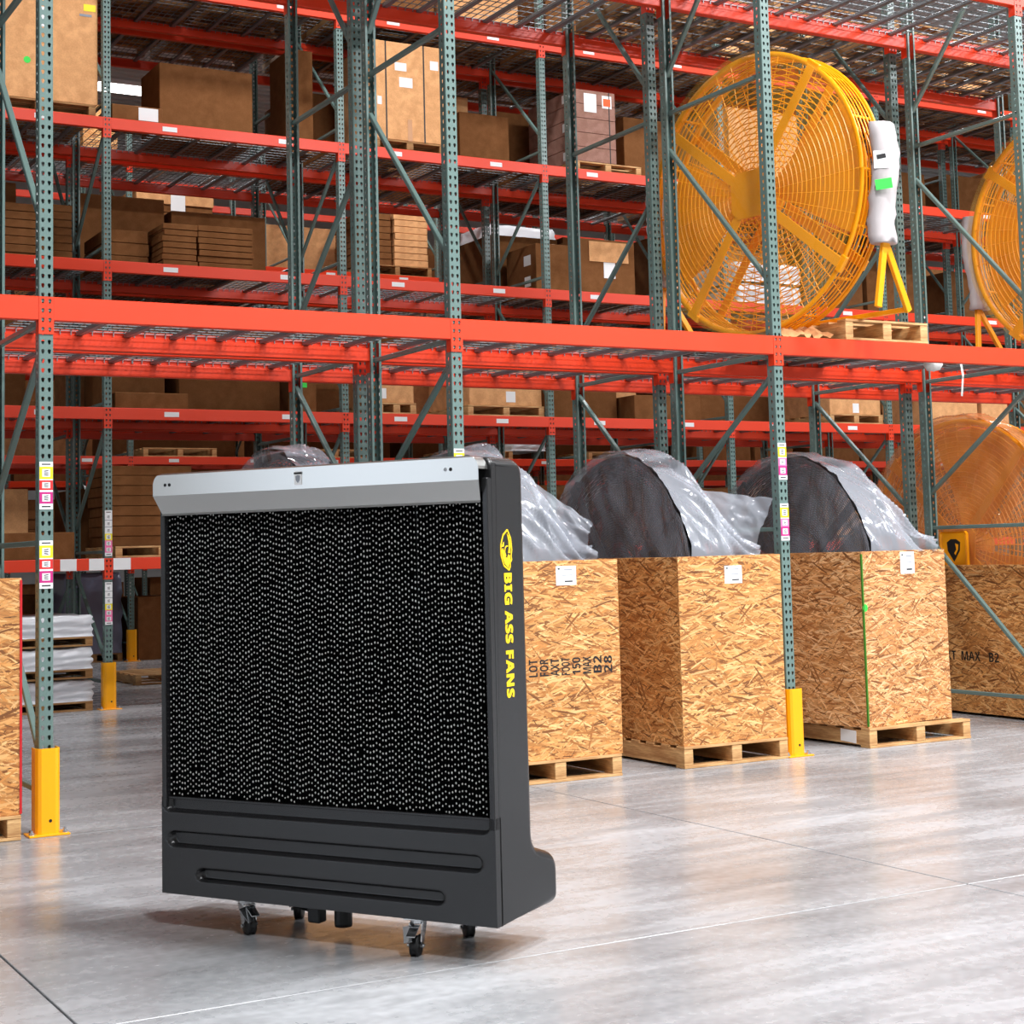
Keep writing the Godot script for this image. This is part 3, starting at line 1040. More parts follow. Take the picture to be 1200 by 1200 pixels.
		em.extrude_z(PackedVector2Array(poly), 0.0, 0.0016)
	var arc := [Vector2(-0.006, -0.022), Vector2(-0.013, -0.008), Vector2(-0.010, 0.006), Vector2(0.0, 0.013), Vector2(0.010, 0.013)]
	for i in arc.size() - 1:
		em.bar(Vector3(arc[i].x, arc[i].y, 0.0008), Vector3(arc[i + 1].x, arc[i + 1].y, 0.0008), 0.004, 0.0018, Vector3(0, 0, 1).cross(Vector3(arc[i + 1].x - arc[i].x, arc[i + 1].y - arc[i].y, 0)))
	part("emblem", em.done(), M.print_yellow, o, Vector3.ZERO, Vector3.ZERO, "yellow leaf-shaped emblem above the lettering")
	# casters
	for c in [[-0.378, -0.050, 1.1], [0.397, -0.045, 0.25], [-0.36, -0.36, 0.4], [0.40, -0.36, 0.9]]:
		caster(o, Vector3(c[0], 0, c[1]), c[2])
	# drain fittings under the tank
	mb = MB.new()
	mb.span(Vector3(-0.145, 0.045, -0.165), Vector3(-0.088, 0.13, -0.115), 0.006)
	mb.tube([Vector3(-0.12, 0.09, -0.13), Vector3(-0.26, 0.1, -0.17), Vector3(-0.36, 0.115, -0.22)], 0.014, 8)
	part("drain_valve", mb.done(), M.rubber, o)
	mb = MB.new()
	mb.xf = Transform3D(Basis.IDENTITY, Vector3(-0.025, 0.03, -0.18))
	mb.lathe([Vector2(0, 0), Vector2(0.032, 0), Vector2(0.034, 0.01), Vector2(0.034, 0.1)], 14)
	part("drain_cap", mb.done(), M.rubber, o)


func caster(o: Node3D, at: Vector3, turn: float) -> void:
	var mb := MB.new()
	mb.xf = Transform3D(Basis.IDENTITY, Vector3(0, 0, 0))
	mb.box(Vector3(0, 0.125, 0), Vector3(0.085, 0.006, 0.07), 0.001)
	mb.lathe([Vector2(0.026, 0.108), Vector2(0.028, 0.122), Vector2(0.0, 0.123)], 14)
	mb.lathe([Vector2(0.0, 0.106), Vector2(0.026, 0.107)], 14)
	# fork legs lean back to the axle
	for s: float in [-1.0, 1.0]:
		mb.extrude_x(PackedVector2Array([Vector2(-0.026, 0.110), Vector2(0.026, 0.110), Vector2(0.036, 0.050), Vector2(0.030, 0.034), Vector2(0.016, 0.034)]), s * 0.021, s * 0.025)
	var c := part("caster", mb.done(), M.chrome, o, at, Vector3(0, turn, 0))
	mb = MB.new(true)
	mb.xf = Transform3D(Basis(Vector3.BACK, PI / 2), Vector3(0, 0.0345, 0.024))
	mb.lathe([Vector2(0.0, -0.016), Vector2(0.030, -0.016), Vector2(0.040, -0.013), Vector2(0.0345, -0.006), Vector2(0.0345, 0.006), Vector2(0.040, 0.013), Vector2(0.030, 0.016), Vector2(0.0, 0.016)], 22)
	part("wheel", mb.done(), M.rubber, c)
	mb = MB.new()
	mb.tube([Vector3(-0.032, 0.0345, 0.024), Vector3(0.032, 0.0345, 0.024)], 0.007, 8)
	mb.bar(Vector3(-0.03, 0.10, 0.03), Vector3(-0.012, 0.055, 0.075), 0.03, 0.004, Vector3.RIGHT)
	mb.bar(Vector3(0.0, 0.105, 0.028), Vector3(0.0, 0.075, 0.085), 0.034, 0.005, Vector3.RIGHT, 0.001)
	part("brake_lever", mb.done(), M.chrome, c)


# ------------------------------------------------------------------ pallets, crates, fans
func pallet(called_label: String, x0: float, x1: float, z0: float, z1: float, y: float, h: float, mat: String, group := "wooden pallets") -> Node3D:
	# z0 is the aisle side; stringers run from the aisle side to the back
	var o := thing("pallet", called_label, "pallet", Vector3((x0 + x1) * 0.5, y, z0), 0.0, group)
	var w := x1 - x0
	var d := z0 - z1
	for i in 3:
		var x := lerpf(-w / 2 + 0.035, w / 2 - 0.035, i / 2.0)
		part("stringer", plate(Vector3(0.07 if i != 1 else 0.08, h - 0.034, d - 0.006), 0.003), M[mat], o, Vector3(x, h * 0.5, -d / 2))
	var nb := maxi(5, int(d / 0.16))
	for i in nb:
		var z := lerpf(-0.045, -d + 0.045, float(i) / (nb - 1))
		part("deck_board", plate(Vector3(w, 0.017, 0.09), 0.002), M[mat], o, Vector3(0, h - 0.0085, z))
	for i in 3:
		var z := lerpf(-0.05, -d + 0.05, i / 2.0)
		part("bottom_board", plate(Vector3(w, 0.017, 0.1), 0.002), M[mat], o, Vector3(0, 0.0085, z))
	return o


func crate(label: String, x0: float, x1: float, z0: float, z1: float, y0: float, y1: float, mat: String, turn := 0.0) -> Node3D:
	# open-topped box of strand board; turns about its front left corner
	var o := thing("wooden_crate", label, "crate", Vector3(x0, y0, z0), turn, "strand board crates on the floor of the near racks")
	var w := x1 - x0
	var d := z0 - z1
	var h := y1 - y0
	var t := 0.014
	part("panel", plate(Vector3(w, h, t), 0.0015), M[mat], o, Vector3(w / 2, h / 2, -t / 2))
	part("panel", plate(Vector3(w, h, t), 0.0015), M[mat], o, Vector3(w / 2, h / 2, -d + t / 2))
	part("panel", plate(Vector3(t, h - 0.002, d - 2 * t), 0.0015), M[mat], o, Vector3(t / 2, h / 2, -d / 2))
	part("panel", plate(Vector3(t, h - 0.002, d - 2 * t), 0.0015), M[mat], o, Vector3(w - t / 2, h / 2, -d / 2))
	part("panel", plate(Vector3(w - 2 * t, t, d - 2 * t)), M[mat], o, Vector3(w / 2, t / 2, -d / 2))
	for sx: float in [t + 0.02, w - t - 0.02]:
		for sz: float in [-t - 0.02, -d + t + 0.02]:
			part("corner_post", plate(Vector3(0.038, h - 0.03, 0.038)), M.pallet_wood, o, Vector3(sx, h / 2, sz))
	return o


func paper_on(o: Node3D, at: Vector3, w: float, h: float, lines := true) -> void:
	var p := part("address_label", plate(Vector3(w, h, 0.001)), M.paper_white, o, at, Vector3.ZERO, "white paper address label")
	if lines:
		part("print", plate(Vector3(w * 0.1, h * 0.08, 0.0008)), M.ink, p, Vector3(-w * 0.36, h * 0.36, 0.0008))
		part("print", plate(Vector3(w * 0.42, h * 0.05, 0.0008)), M.paper_grey, p, Vector3(w * 0.1, h * 0.3, 0.0008))
		part("print", plate(Vector3(w * 0.5, h * 0.04, 0.0008)), M.paper_grey, p, Vector3(w * 0.05, h * 0.02, 0.0008))
		part("print", plate(Vector3(w * 0.4, h * 0.07, 0.0008)), M.ink, p, Vector3(w * 0.12, -h * 0.3, 0.0008))


var fan_cache := {}


func ring_pts(r: float, z: float, n: int) -> Array:
	var out := []
	for i in n:
		out.append(Vector3(cos(TAU * i / n) * r, sin(TAU * i / n) * r, z))
	return out


# big drum fan: disc in its own x/y plane, front towards +z, centre at the origin
func fan_meshes(R: float, T: float) -> Dictionary:
	if fan_cache.has(R):
		return fan_cache[R]
	var d := {}
	var mb := MB.new(true)
	mb.xf = Transform3D(Basis(Vector3.RIGHT, PI / 2), Vector3.ZERO)      # lathe axis y -> z
	for e in [[-0.045, 0.0], [-T, -T + 0.03]]:
		mb.lathe([Vector2(R - 0.008, e[0]), Vector2(R, e[0]), Vector2(R + 0.004, e[0] + 0.006), Vector2(R + 0.028, e[1] - 0.006), Vector2(R + 0.028, e[1]), Vector2(R - 0.01, e[1]), Vector2(R - 0.012, e[1] - 0.006), Vector2(R - 0.008, e[0])], 72)
	mb.xf = Transform3D.IDENTITY
	for h in 5:      # hoops between the two rims
		mb.tube(ring_pts(R + 0.006, lerpf(-0.06, -T + 0.045, h / 4.0), 60), 0.006, 5, true)
	for h in 16:
		var a := TAU * h / 16.0
		mb.bar(Vector3(cos(a) * R, sin(a) * R, -0.03), Vector3(cos(a) * R, sin(a) * R, -T + 0.02), 0.02, 0.006, Vector3(-sin(a), cos(a), 0))
	d.drum = mb.done()
	mb = MB.new()
	var r := 0.15
	var close := R < 0.95      # the crated fans have a much finer guard
	while r < R - 0.02:
		mb.tube(ring_pts(r, 0.0, 48 if r > 0.4 else 28), 0.0046 if close else 0.0042, 4, true)
		r += 0.017 if close else 0.042
	for i in 40:
		var a := TAU * i / 40.0
		mb.tube([Vector3(cos(a) * 0.14, sin(a) * 0.14, -0.005), Vector3(cos(a) * (R - 0.005), sin(a) * (R - 0.005), -0.005)], 0.0038, 4)
	d.guard = mb.done()
	mb = MB.new()
	mb.bar(Vector3(0.12, 0, 0.02), Vector3(R + 0.01, 0, 0.012), 0.012, 0.075, Vector3(0, 0, 1), 0.002)
	d.arm = mb.done()
	mb = MB.new()
	var hub := PackedVector2Array([Vector2(-0.17, -0.11), Vector2(-0.11, -0.17), Vector2(0.11, -0.17), Vector2(0.17, -0.11), Vector2(0.17, 0.11), Vector2(0.11, 0.17), Vector2(-0.11, 0.17), Vector2(-0.17, 0.11)])
	mb.extrude_z(hub, 0.02, 0.034)
	d.hub = mb.done()
	mb = MB.new(true)
	mb.xf = Transform3D(Basis(Vector3.RIGHT, PI / 2), Vector3.ZERO)
	mb.lathe([Vector2(0, -T + 0.02), Vector2(0.12, -T + 0.02), Vector2(0.13, -T + 0.04), Vector2(0.13, -0.03), Vector2(0.12, -0.015), Vector2(0, -0.015)], 24)
	d.motor = mb.done()
	mb = MB.new(true)
	# broad twisted paddle
	for s: float in [0.0, 0.006]:
		for i in 8:
			for j in 10:
				var q := []
				for e in [[i, j], [i + 1, j], [i + 1, j + 1], [i, j + 1]]:
					var u: float = e[0] / 8.0
					var v: float = e[1] / 10.0
					var rr := lerpf(0.12, R - 0.05, u)
					var span := deg_to_rad(lerpf(46, 62, sin(u * PI * 0.6)))
					var an := (v - 0.5) * span
					q.append(Vector3(cos(an) * rr, sin(an) * rr, -T * 0.5 + (v - 0.5) * lerpf(0.13, 0.07, u) + s))
				mb.dquad(q[0], q[1], q[2], q[3], Vector3(0, 0, 1 if s > 0 else -1))
	d.blade = mb.done()
	# clamp tabs on the rim
	mb = MB.new()
	mb.box(Vector3(R + 0.02, 0, -0.0), Vector3(0.05, 0.12, 0.03), 0.004)
	d.clamp = mb.done()
	fan_cache[R] = d
	return d


func fan(label: String, at: Vector3, turn: float, R: float, T: float, mat: String, blades: Array, group: String, arm0 := 52.0) -> Node3D:
	var o := thing("drum_fan", label, "fan", at, turn, group)
	var d := fan_meshes(R, T)
	part("drum", d.drum, M[mat], o)
	part("guard", d.guard, M[mat], o, Vector3(0, 0, 0.004))
	part("guard", d.guard, M[mat], o, Vector3(0, 0, -T))
	for k in 4:
		var a := deg_to_rad(arm0 + 90 * k)
		part("arm", d.arm, M[mat], o, Vector3.ZERO, Vector3(0, 0, a))
		part("arm", d.arm, M[mat], o, Vector3(0, 0, -T - 0.02), Vector3(0, 0, a))
		part("rim_clamp", d.clamp, M[mat], o, Vector3.ZERO, Vector3(0, 0, a))
	part("hub_plate", d.hub, M[mat], o, Vector3.ZERO, Vector3(0, 0, deg_to_rad(arm0 - 52.0)))
	part("motor", d.motor, M[mat], o)
	for b: float in blades:
		part("blade", d.blade, M[mat], o, Vector3.ZERO, Vector3(0, 0, deg_to_rad(b)))
	return o


# clear film thrown over a fan that stands in a crate: flat over the face, a wrinkled tent over the rim towards the back
func film_over(label: String, at: Vector3, turn: float, R: float, ylow: float, back: float, seed: int, face: String, drape: String, flap: Array) -> void:
	var o := thing("plastic_film", label, "plastic film", at, turn, "clear plastic film over the crated fans")
	var f := noise(seed, 1.6, 2)
	var fw := noise(seed + 5, 3.2, 2)
	var fr := noise(seed + 8, 1.3, 2)
	fr.fractal_type = FastNoiseLite.FRACTAL_RIDGED
	var mb := MB.new(true)
	# face sheet: upper part of a slightly rippled disc
	var a0 := asin(clampf(ylow / R, -1, 1))
	var nA := 44
	var nR := 18
	for i in nA:
		for j in nR:
			var q := []
			for e in [[i, j], [i + 1, j], [i + 1, j + 1], [i, j + 1]]:
				var an := lerpf(a0, PI - a0, float(e[0]) / nA)
				var top := Vector2(cos(an), sin(an)) * (R + 0.045)
				var p := Vector2(lerpf(top.x * 0.98, top.x, 0), ylow).lerp(top, float(e[1]) / nR)
				p.x = top.x
				q.append(Vector3(p.x, p.y, 0.06 + 0.022 * f.get_noise_2d(p.x * 3.0, p.y * 1.2) + 0.012 * fw.get_noise_2d(p.x * 5.0, p.y)))
			mb.dquad(q[0], q[1], q[2], q[3], Vector3.BACK)
	part("face_sheet", mb.done(), M[face], o)
	mb = MB.new(true)
	var nS := 36
	nA = 150
	for i in nA:
		for j in nS:
			var q := []
			for e in [[i, j], [i + 1, j], [i + 1, j + 1], [i, j + 1]]:
				var t := float(e[0]) / nA
				var s := float(e[1]) / nS
				var an := lerpf(a0 - 0.02, PI - a0 + 0.02, t)
				var rr := R + 0.058
				var p := Vector3(cos(an) * rr, sin(an) * rr, lerpf(0.06, -back, s))
				# falls away behind the drum
				var fall := smoothstep(0.40, 1.0, s)
				p = p.lerp(Vector3(p.x, ylow - 0.01, p.z), fall * 0.8)
				# long folds run from the rim down and back, finer creases across them
				var wr := fw.get_noise_2d(an * 1.5 + s * 1.1, s * 0.3) * 0.085 + f.get_noise_2d(an * 3.6 + s * 2.6, s * 0.6) * 0.03 + fr.get_noise_2d(an * 1.5 + s * 1.7, s * 0.6 - an * 0.4) * 0.035
				p += Vector3(cos(an), sin(an), -0.2) * (maxf(wr, -0.012) * (0.25 + s) if s < 0.35 else wr * (0.25 + s))
				p.y = maxf(p.y, ylow - 0.02)
				p.x = clampf(p.x, -R - 0.04, R + 0.03)
				q.append(p)
			var c := Vector3(0, 0, (q[0].z + q[2].z) * 0.5)
			mb.dquad(q[0], q[1], q[2], q[3], (q[0] + q[2]) * 0.5 - c)
	part("drape", mb.done(), M[drape], o)
	# loose flap standing off the load: four corners, softly rippled
	if flap.size() == 4:
		mb = MB.new(true)
		for i in 24:
			for j in 18:
				var q := []
				for e in [[i, j], [i + 1, j], [i + 1, j + 1], [i, j + 1]]:
					var u: float = e[0] / 24.0
					var v: float = e[1] / 18.0
					var p: Vector3 = flap[0].lerp(flap[1], u).lerp(flap[3].lerp(flap[2], u), v)
					var bulge := sin(u * PI * 0.9) * sin(v * PI) * 0.07
					p += Vector3(0.5, 0.6, 0.5) * (bulge + 0.03 * f.get_noise_2d(u * 2.5, v * 2.5 + 7.0) * (0.3 + u))
					q.append(p)
				mb.dquad(q[0], q[1], q[2], q[3], Vector3(1, 0.3, 0.5))
		part("flap", mb.done(), M[drape], o)


func stamp(o: Node3D, at: Vector3, words: Array, step: float, height: float) -> void:
	var font := SystemFont.new()
	font.font_names = PackedStringArray(["Droid Sans"])
	font.font_weight = 700
	for i in words.size():
		var tm := TextMesh.new()
		tm.font = font
		tm.text = words[i]
		tm.font_size = 32
		tm.pixel_size = 0.001
		tm.depth = 0.001
		tm.curve_step = 2.0
		var sz := tm.get_aabb().size
		var p := part("stamped_print", tm, M.ink, o, at + Vector3(step * i, 0, 0))
		# lettering stands on its side, reading upwards
		p.basis = Basis(Vector3(0, 1, 0) * (height / sz.x), Vector3(-1, 0, 0) * (step * 0.78 / sz.y), Vector3(0, 0, 1))


func crated_fan(label: String, film_label: String, x: float, z: float, blades: Array, arm0: float, back: float, seed: int, drape: String, flap: Array) -> void:
	var at := Vector3(x, 1.112, z)
	fan(label, at, -PI / 2, 0.92, 0.26, "fan_black", blades, "black drum fans standing in crates", arm0)
	film_over(film_label, at, -PI / 2, 0.92, 0.225, back, seed, "film_face", drape, flap)


func build_crates() -> void:
	# crate at the left edge of the picture
	pallet("light pallet under the crate at the left edge", -1.05, -0.17, 0.10, -2.0, 0.0, 0.125, "pallet_wood")
	var c := crate("strand board crate with red edge at the left edge of the picture", -1.05, -0.165, 0.08, -2.0, 0.125, 1.33, "strand_board")
	part("painted_edge", plate(Vector3(0.012, 1.19, 0.012)), M.edge_red, c, Vector3(0.885 - 0.003, 0.6, -0.003), Vector3.ZERO, "red painted corner edge")
	# crate hidden behind the cooler, only the top of its fan shows
	pallet("pallet under the crate hidden behind the cooler", 1.36, 2.18, 0.06, -2.1, 0.0, 0.125, "pallet_wood")
	crate("strand board crate hidden behind the cooler", 1.36, 2.18, 0.06, -2.1, 0.125, 1.33, "strand_board")
	crated_fan("black drum fan peeking over the cooler's steel strip", "dark film over the fan peeking above the cooler", 1.66, -1.02, [20, 140, 260], 15.0, 0.45, 101, "film_face", [])
	# crate just right of the cooler
	pallet("light pallet under the stamped crate right of the cooler", 2.62, 3.51, 0.07, -2.1, 0.0, 0.135, "pallet_wood")
	c = crate("stamped strand board crate half hidden by the cooler", 2.62, 3.53, 0.05, -2.1, 0.135, 1.34, "strand_board")
	paper_on(c, Vector3(3.15 - 2.62, 1.247 - 0.135, 0.0008), 0.145, 0.118)
	stamp(c, Vector3(2.90 - 2.62, 0.69 - 0.135, 0.0004), ["LOT", "FOR", "AXT", "FOOT", "150", "MAX", "B2", "28"], 0.077, 0.105)
	crated_fan("black drum fan in the stamped crate beside the cooler", "loose white film bulging over the stamped crate beside the cooler", 2.95, -1.05, [10, 130, 250], 40.0, 0.52, 102, "film_drape", [Vector3(0.50, 0.82, -0.2), Vector3(1.0, 0.46, -0.47), Vector3(0.93, 0.28, -0.46), Vector3(0.70, 0.26, -0.15)])
	# middle crate
	pallet("pallet under the middle crate left of the yellow guard", 3.975, 4.81, 0.08, -2.1, 0.0, 0.138, "pallet_wood")
	c = crate("strand board crate left of the right yellow guard, fan face showing", 3.985, 4.818, 0.06, -2.1, 0.138, 1.342, "strand_board")
	paper_on(c, Vector3(4.425 - 3.985, 1.218 - 0.138, 0.0008), 0.14, 0.115)
	crated_fan("black drum fan with its dark guard facing the cooler, middle crate", "clear film with a pointed flap over the middle crate's fan", 4.27, -1.05, [30, 150, 270], 38.0, 0.50, 103, "film_drape", [Vector3(0.52, 0.70, -0.22), Vector3(1.02, 0.60, -0.58), Vector3(0.84, 0.24, -0.54), Vector3(0.80, 0.26, -0.12)])
	# right crate, green corner
	var pl := pallet("pallet with a torn white label under the green edged crate", 5.55, 6.49, 0.04, -2.0, 0.0, 0.135, "pallet_wood")
	part("torn_label", plate(Vector3(0.003, 0.085, 0.16)), M.paper_white, pl, Vector3(-0.4715, 0.07, -0.22), Vector3(0.05, 0, 0), "torn white label")
	c = crate("strand board crate with a green painted corner, right of the guard", 5.56, 6.49, 0.02, -2.05, 0.135, 1.343, "strand_board_tan", 0.16)
	part("painted_edge", plate(Vector3(0.012, 1.18, 0.012)), M.edge_green, c, Vector3(0.003, 0.6, -0.003), Vector3.ZERO, "green painted corner edge")
	paper_on(c, Vector3(0.50, 1.255 - 0.135, 0.0008), 0.155, 0.155)
	var dot := MB.new()
	dot.xf = Transform3D(Basis(Vector3.RIGHT, PI / 2), Vector3.ZERO)
	dot.lathe([Vector2(0, 0.001), Vector2(0.026, 0.001), Vector2(0.026, 0)], 14)
	part("dot_sticker", dot.done(), M.dot_green, c, Vector3(0.018, 0.82, 0.0005), Vector3.ZERO, "round green sticker")
	crated_fan("black drum fan in the green edged crate", "silvery creased film hanging over the green edged crate's fan", 5.80, -1.03, [0, 120, 240], 38.0, 0.56, 104, "film_drape", [])
	# orange fan in the crate at the right edge
	c = crate("strand board crate at the right edge behind the rack brace", 7.60, 8.45, -0.10, -2.35, 0.02, 1.205, "strand_board", -0.03)
	stamp_side(c)
	var big := fan("orange wrapped drum fan standing in the crate at the right edge", Vector3(7.80, 1.36, -1.28), -PI / 2, 1.02, 0.26, "fan_yellow", [80, 200, 320], "orange drum fans", 47.0)
	part("badge_plate", plate(Vector3(0.30, 0.30, 0.012), 0.02), M.fan_yellow, big, Vector3(0, -0.03, 0.092), Vector3.ZERO, "yellow hub plate with a black shield emblem")
	var em := MB.new()
	em.extrude_z(PackedVector2Array([Vector2(-0.075, 0.06), Vector2(-0.03, 0.085), Vector2(0.03, 0.085), Vector2(0.075, 0.06), Vector2(0.068, -0.01), Vector2(0.0, -0.10), Vector2(-0.068, -0.01)]), 0.018, 0.0195)
	part("shield", em.done(), M.ink, big, Vector3(0, -0.03, 0.081))
	em = MB.new()
	em.extrude_z(PackedVector2Array([Vector2(0.02, 0.05), Vector2(0.055, 0.04), Vector2(0.05, 0.0), Vector2(0.02, -0.045), Vector2(0.005, -0.03), Vector2(0.03, 0.0)]), 0.0195, 0.0205)
	part("shield_mark", em.done(), M.fan_yellow, big, Vector3(0, -0.03, 0.081))
	film_over("orange tinted film stretched over the fan at the right edge", Vector3(7.80, 1.36, -1.28), -PI / 2, 1.02, -0.17, 0.34, 105, "film_amber", "film_amber", [])


func stamp_side(c: Node3D) -> void:
	# faint stamped lettering on the side towards the cooler
	var font := SystemFont.new()
	font.font_names = PackedStringArray(["Droid Sans"])
	font.font_weight = 700
	for i in 4:
		var tm := TextMesh.new()
		tm.font = font
		tm.text = ["FOR", "AXT", "MAX", "B2"][i]
		tm.font_size = 32
		tm.pixel_size = 0.0032
		tm.depth = 0.0003
		tm.curve_step = 2.0
		var p := part("stamped_print", tm, M.ink, c, Vector3(-0.0006, 0.45, -1.5 + 0.26 * i))
		p.basis = Basis(Vector3(0, 0, 1), Vector3(0, 1, 0), Vector3(-1, 0, 0))


# ------------------------------------------------------------------ the fans on the shelf
func build_shelf_fans() -> void:
	for k in 2:
		var at := Vector3(5.16, 3.93, -0.53) if k == 0 else Vector3(8.50, 3.93, -0.53)
		var o := fan(["big yellow drum fan on the shelf behind the column", "yellow drum fan cut off by the right edge of the picture"][k], at, -1.414, 1.0, 0.26, "fan_yellow", [4, 184], "yellow drum fans on the near rack's shelf")
		var mb := MB.new()
		for s: float in [-1.0, 1.0]:
			# foam-wrapped side posts of the stand, then bare legs
			var foam := MB.new(true)
			var f := noise(60 + k, 4.0, 3)
			var rows := 16
			var sec := 12
			var grid := []
			for i in rows + 1:
				var y := lerpf(0.30, -0.52, float(i) / rows)
				var lean := 0.03 * sin(i * 0.35)
				var line := []
				for j in sec:
					var a := TAU * j / sec
					var rr := 0.075 + 0.014 * f.get_noise_2d(y * 9.0, a * 2.0 + s)
					line.append(Vector3(s * (1.085 + lean) + cos(a) * rr, y, -0.13 + sin(a) * rr * 1.5))
				grid.append(line)
			for i in rows:
				for j in sec:
					var j2 := (j + 1) % sec
					foam.dquad(grid[i][j], grid[i][j2], grid[i + 1][j2], grid[i + 1][j], grid[i][j] - Vector3(s * 1.085, grid[i][j].y, -0.13))
			for e: int in [0, rows]:
				for j in range(1, sec - 1):
					foam.dtri(grid[e][0], grid[e][j], grid[e][j + 1], Vector3(0, 1 if e == 0 else -1, 0))
			var fw := part("foam_wrap", foam.done(), M.foam, o, Vector3.ZERO, Vector3.ZERO, "white foam wrapped around the stand post")
			if s > 0:
				part("paper_tag", plate(Vector3(0.10, 0.12, 0.002)), M.paper_white, fw, Vector3(1.152, 0.03, -0.036), Vector3(0, 0.75, 0))
				part("tag_print", plate(Vector3(0.06, 0.03, 0.002)), M.ink, fw, Vector3(1.1535, 0.05, -0.0345), Vector3(0, 0.75, 0.15))
				part("green_tag", plate(Vector3(0.11, 0.07, 0.002)), M.dot_green, fw, Vector3(1.165, -0.14, -0.034), Vector3(0, 0.75, 0.1), "green sticker on the foam")
			mb = MB.new()
			mb.bar(Vector3(s * 1.08, -0.5, -0.12), Vector3(s * 1.02, -0.955, -0.42), 0.05, 0.03, Vector3(0, 0, 1), 0.003)
			part("leg", mb.done(), M.fan_yellow, o)
			mb = MB.new()
			mb.bar(Vector3(s * 1.08, -0.5, -0.12), Vector3(s * 1.05, -0.955, -0.06), 0.05, 0.03, Vector3(0, 0, 1), 0.003)
			part("leg", mb.done(), M.fan_yellow, o)
		mb = MB.new()
		mb.bar(Vector3(-1.02, -0.94, -0.42), Vector3(1.02, -0.94, -0.42), 0.05, 0.03, Vector3(0, 0, 1), 0.003)
		part("foot_bar", mb.done(), M.fan_yellow, o)
		var fl := thing("plastic_film", ["amber looking film stretched over the yellow shelf fan", "film stretched over the yellow fan at the right edge"][k], "plastic film", at, -1.414, "film stretched over the shelf fans")
		var sheet := MB.new(true)
		var nz := noise(200 + k, 2.0, 3)
		for i in 40:
			for j in 14:
				var q := []
				for e in [[i, j], [i + 1, j], [i + 1, j + 1], [i, j + 1]]:
					var an: float = TAU * e[0] / 40.0
					var rr: float = 1.035 * e[1] / 14.0
					q.append(Vector3(cos(an) * rr, sin(an) * rr, 0.052 + 0.02 * nz.get_noise_2d(cos(an) * rr * 2.5, sin(an) * rr)))
				sheet.dquad(q[0], q[1], q[2], q[3], Vector3.BACK)
		part("face_sheet", sheet.done(), M.film_gold, fl)
	pallet("pale pallet lying under the yellow shelf fan", 5.53, 6.30, 0.0, -1.2, 2.8245, 0.148, "pallet_wood")
	pallet("pallet under the shelf fan at the right edge", 8.88, 9.6, 0.0, -1.2, 2.8245, 0.148, "pallet_wood")
	var cr := MB.new(true)
	var nz := noise(300, 5.0, 3)
	for i in 14:
		for j in 8:
			var q := []
			for e in [[i, j], [i + 1, j], [i + 1, j + 1], [i, j + 1]]:
				var u: float = e[0] / 14.0
				var v: float = e[1] / 8.0
				q.append(Vector3(u * 0.46, 0.01 + 0.10 * sin(v * PI) * (0.5 + u * 0.6) + 0.05 * nz.get_noise_2d(u * 3, v * 3), -v * 0.5))
			cr.dquad(q[0], q[1], q[2], q[3], Vector3.UP)
	solo("crumpled_paper", cr.done(), M.carton_tan, "crumpled brown packing paper under the yellow shelf fan", "packing paper", Vector3(5.02, 2.832, -0.075))


# ------------------------------------------------------------------ goods on the shelves
func carton(label: String, x0: float, x1: float, y0: float, y1: float, z0: float, d: float, mat: String, opts := {}) -> Node3D:
	var o := thing("carton", label, "carton", Vector3((x0 + x1) * 0.5, y0, z0), opts.get("turn", 0.0), "cartons on the rack shelves")
	var w := x1 - x0
	var h := y1 - y0
	var mb := MB.new()
	mb.box(Vector3(0, h / 2, -d / 2), Vector3(w, h, d), 0.006)
	part("body", mb.done(), M[mat], o)
	# flap seam and tape on the top and down the front
	part("tape_strip", plate(Vector3(0.06, 0.002, d - 0.01)), M.tape, o, Vector3(0, h + 0.001, -d / 2))
	if opts.get("tape", false):
		part("tape_strip", plate(Vector3(0.055, h * 0.22, 0.002)), M.tape, o, Vector3(0, h * 0.11, 0.001))
	for p in opts.get("papers", []):
		var mtl: String = p[4] if p.size() > 4 else "paper_white"
		part("paper_label", plate(Vector3(p[2], p[3], 0.002)), M[mtl], o, Vector3(p[0] - w / 2, p[1], 0.001))
	for s in opts.get("side_papers", []):
		part("paper_label", plate(Vector3(0.002, s[3], s[2])), M.paper_white, o, Vector3(-w / 2 - 0.001, s[1], -s[0]))
	for s in opts.get("straps", []):
		var st := MB.new()
		st.span(Vector3(s - w / 2 - 0.008, -0.003, 0.0), Vector3(s - w / 2 + 0.008, h + 0.003, 0.003))
		st.span(Vector3(s - w / 2 - 0.008, h, 0.003), Vector3(s - w / 2 + 0.008, h + 0.003, -d))
		part("strap", st.done(), M.strap, o)
	return o


# flattened cartons tied in bundles, one on the other
func stack(label: String, x0: float, x1: float, y0: float, y1: float, z0: float, d: float, mat: String, n: int, opts := {}) -> Node3D:
	var o := thing("carton_stack", label, "stack", Vector3((x0 + x1) * 0.5, y0, z0), 0.0, "stacks of flattened cartons")
	var w := x1 - x0
	var h := (y1 - y0) / n
	for i in n:
		part("bundle", plate(Vector3(w * rng.randf_range(0.96, 1.0), h - 0.008, d * 0.98), 0.004), M[mat], o, Vector3(rng.randf_range(-0.01, 0.01), (i + 0.5) * h, -d / 2 + rng.randf_range(-0.012, 0.0)), Vector3(0, rng.randf_range(-0.01, 0.01), 0))
		part("bundle_core", plate(Vector3(w * 0.93, 0.012, d * 0.93)), M[mat], o, Vector3(0, (i + 1) * h - 0.004, -d / 2)) if i < n - 1 else null
	for p in opts.get("papers", []):
		part("paper_label", plate(Vector3(p[2], p[3], 0.002)), M.paper_white, o, Vector3(p[0] - w / 2, p[1], 0.004))
	return o


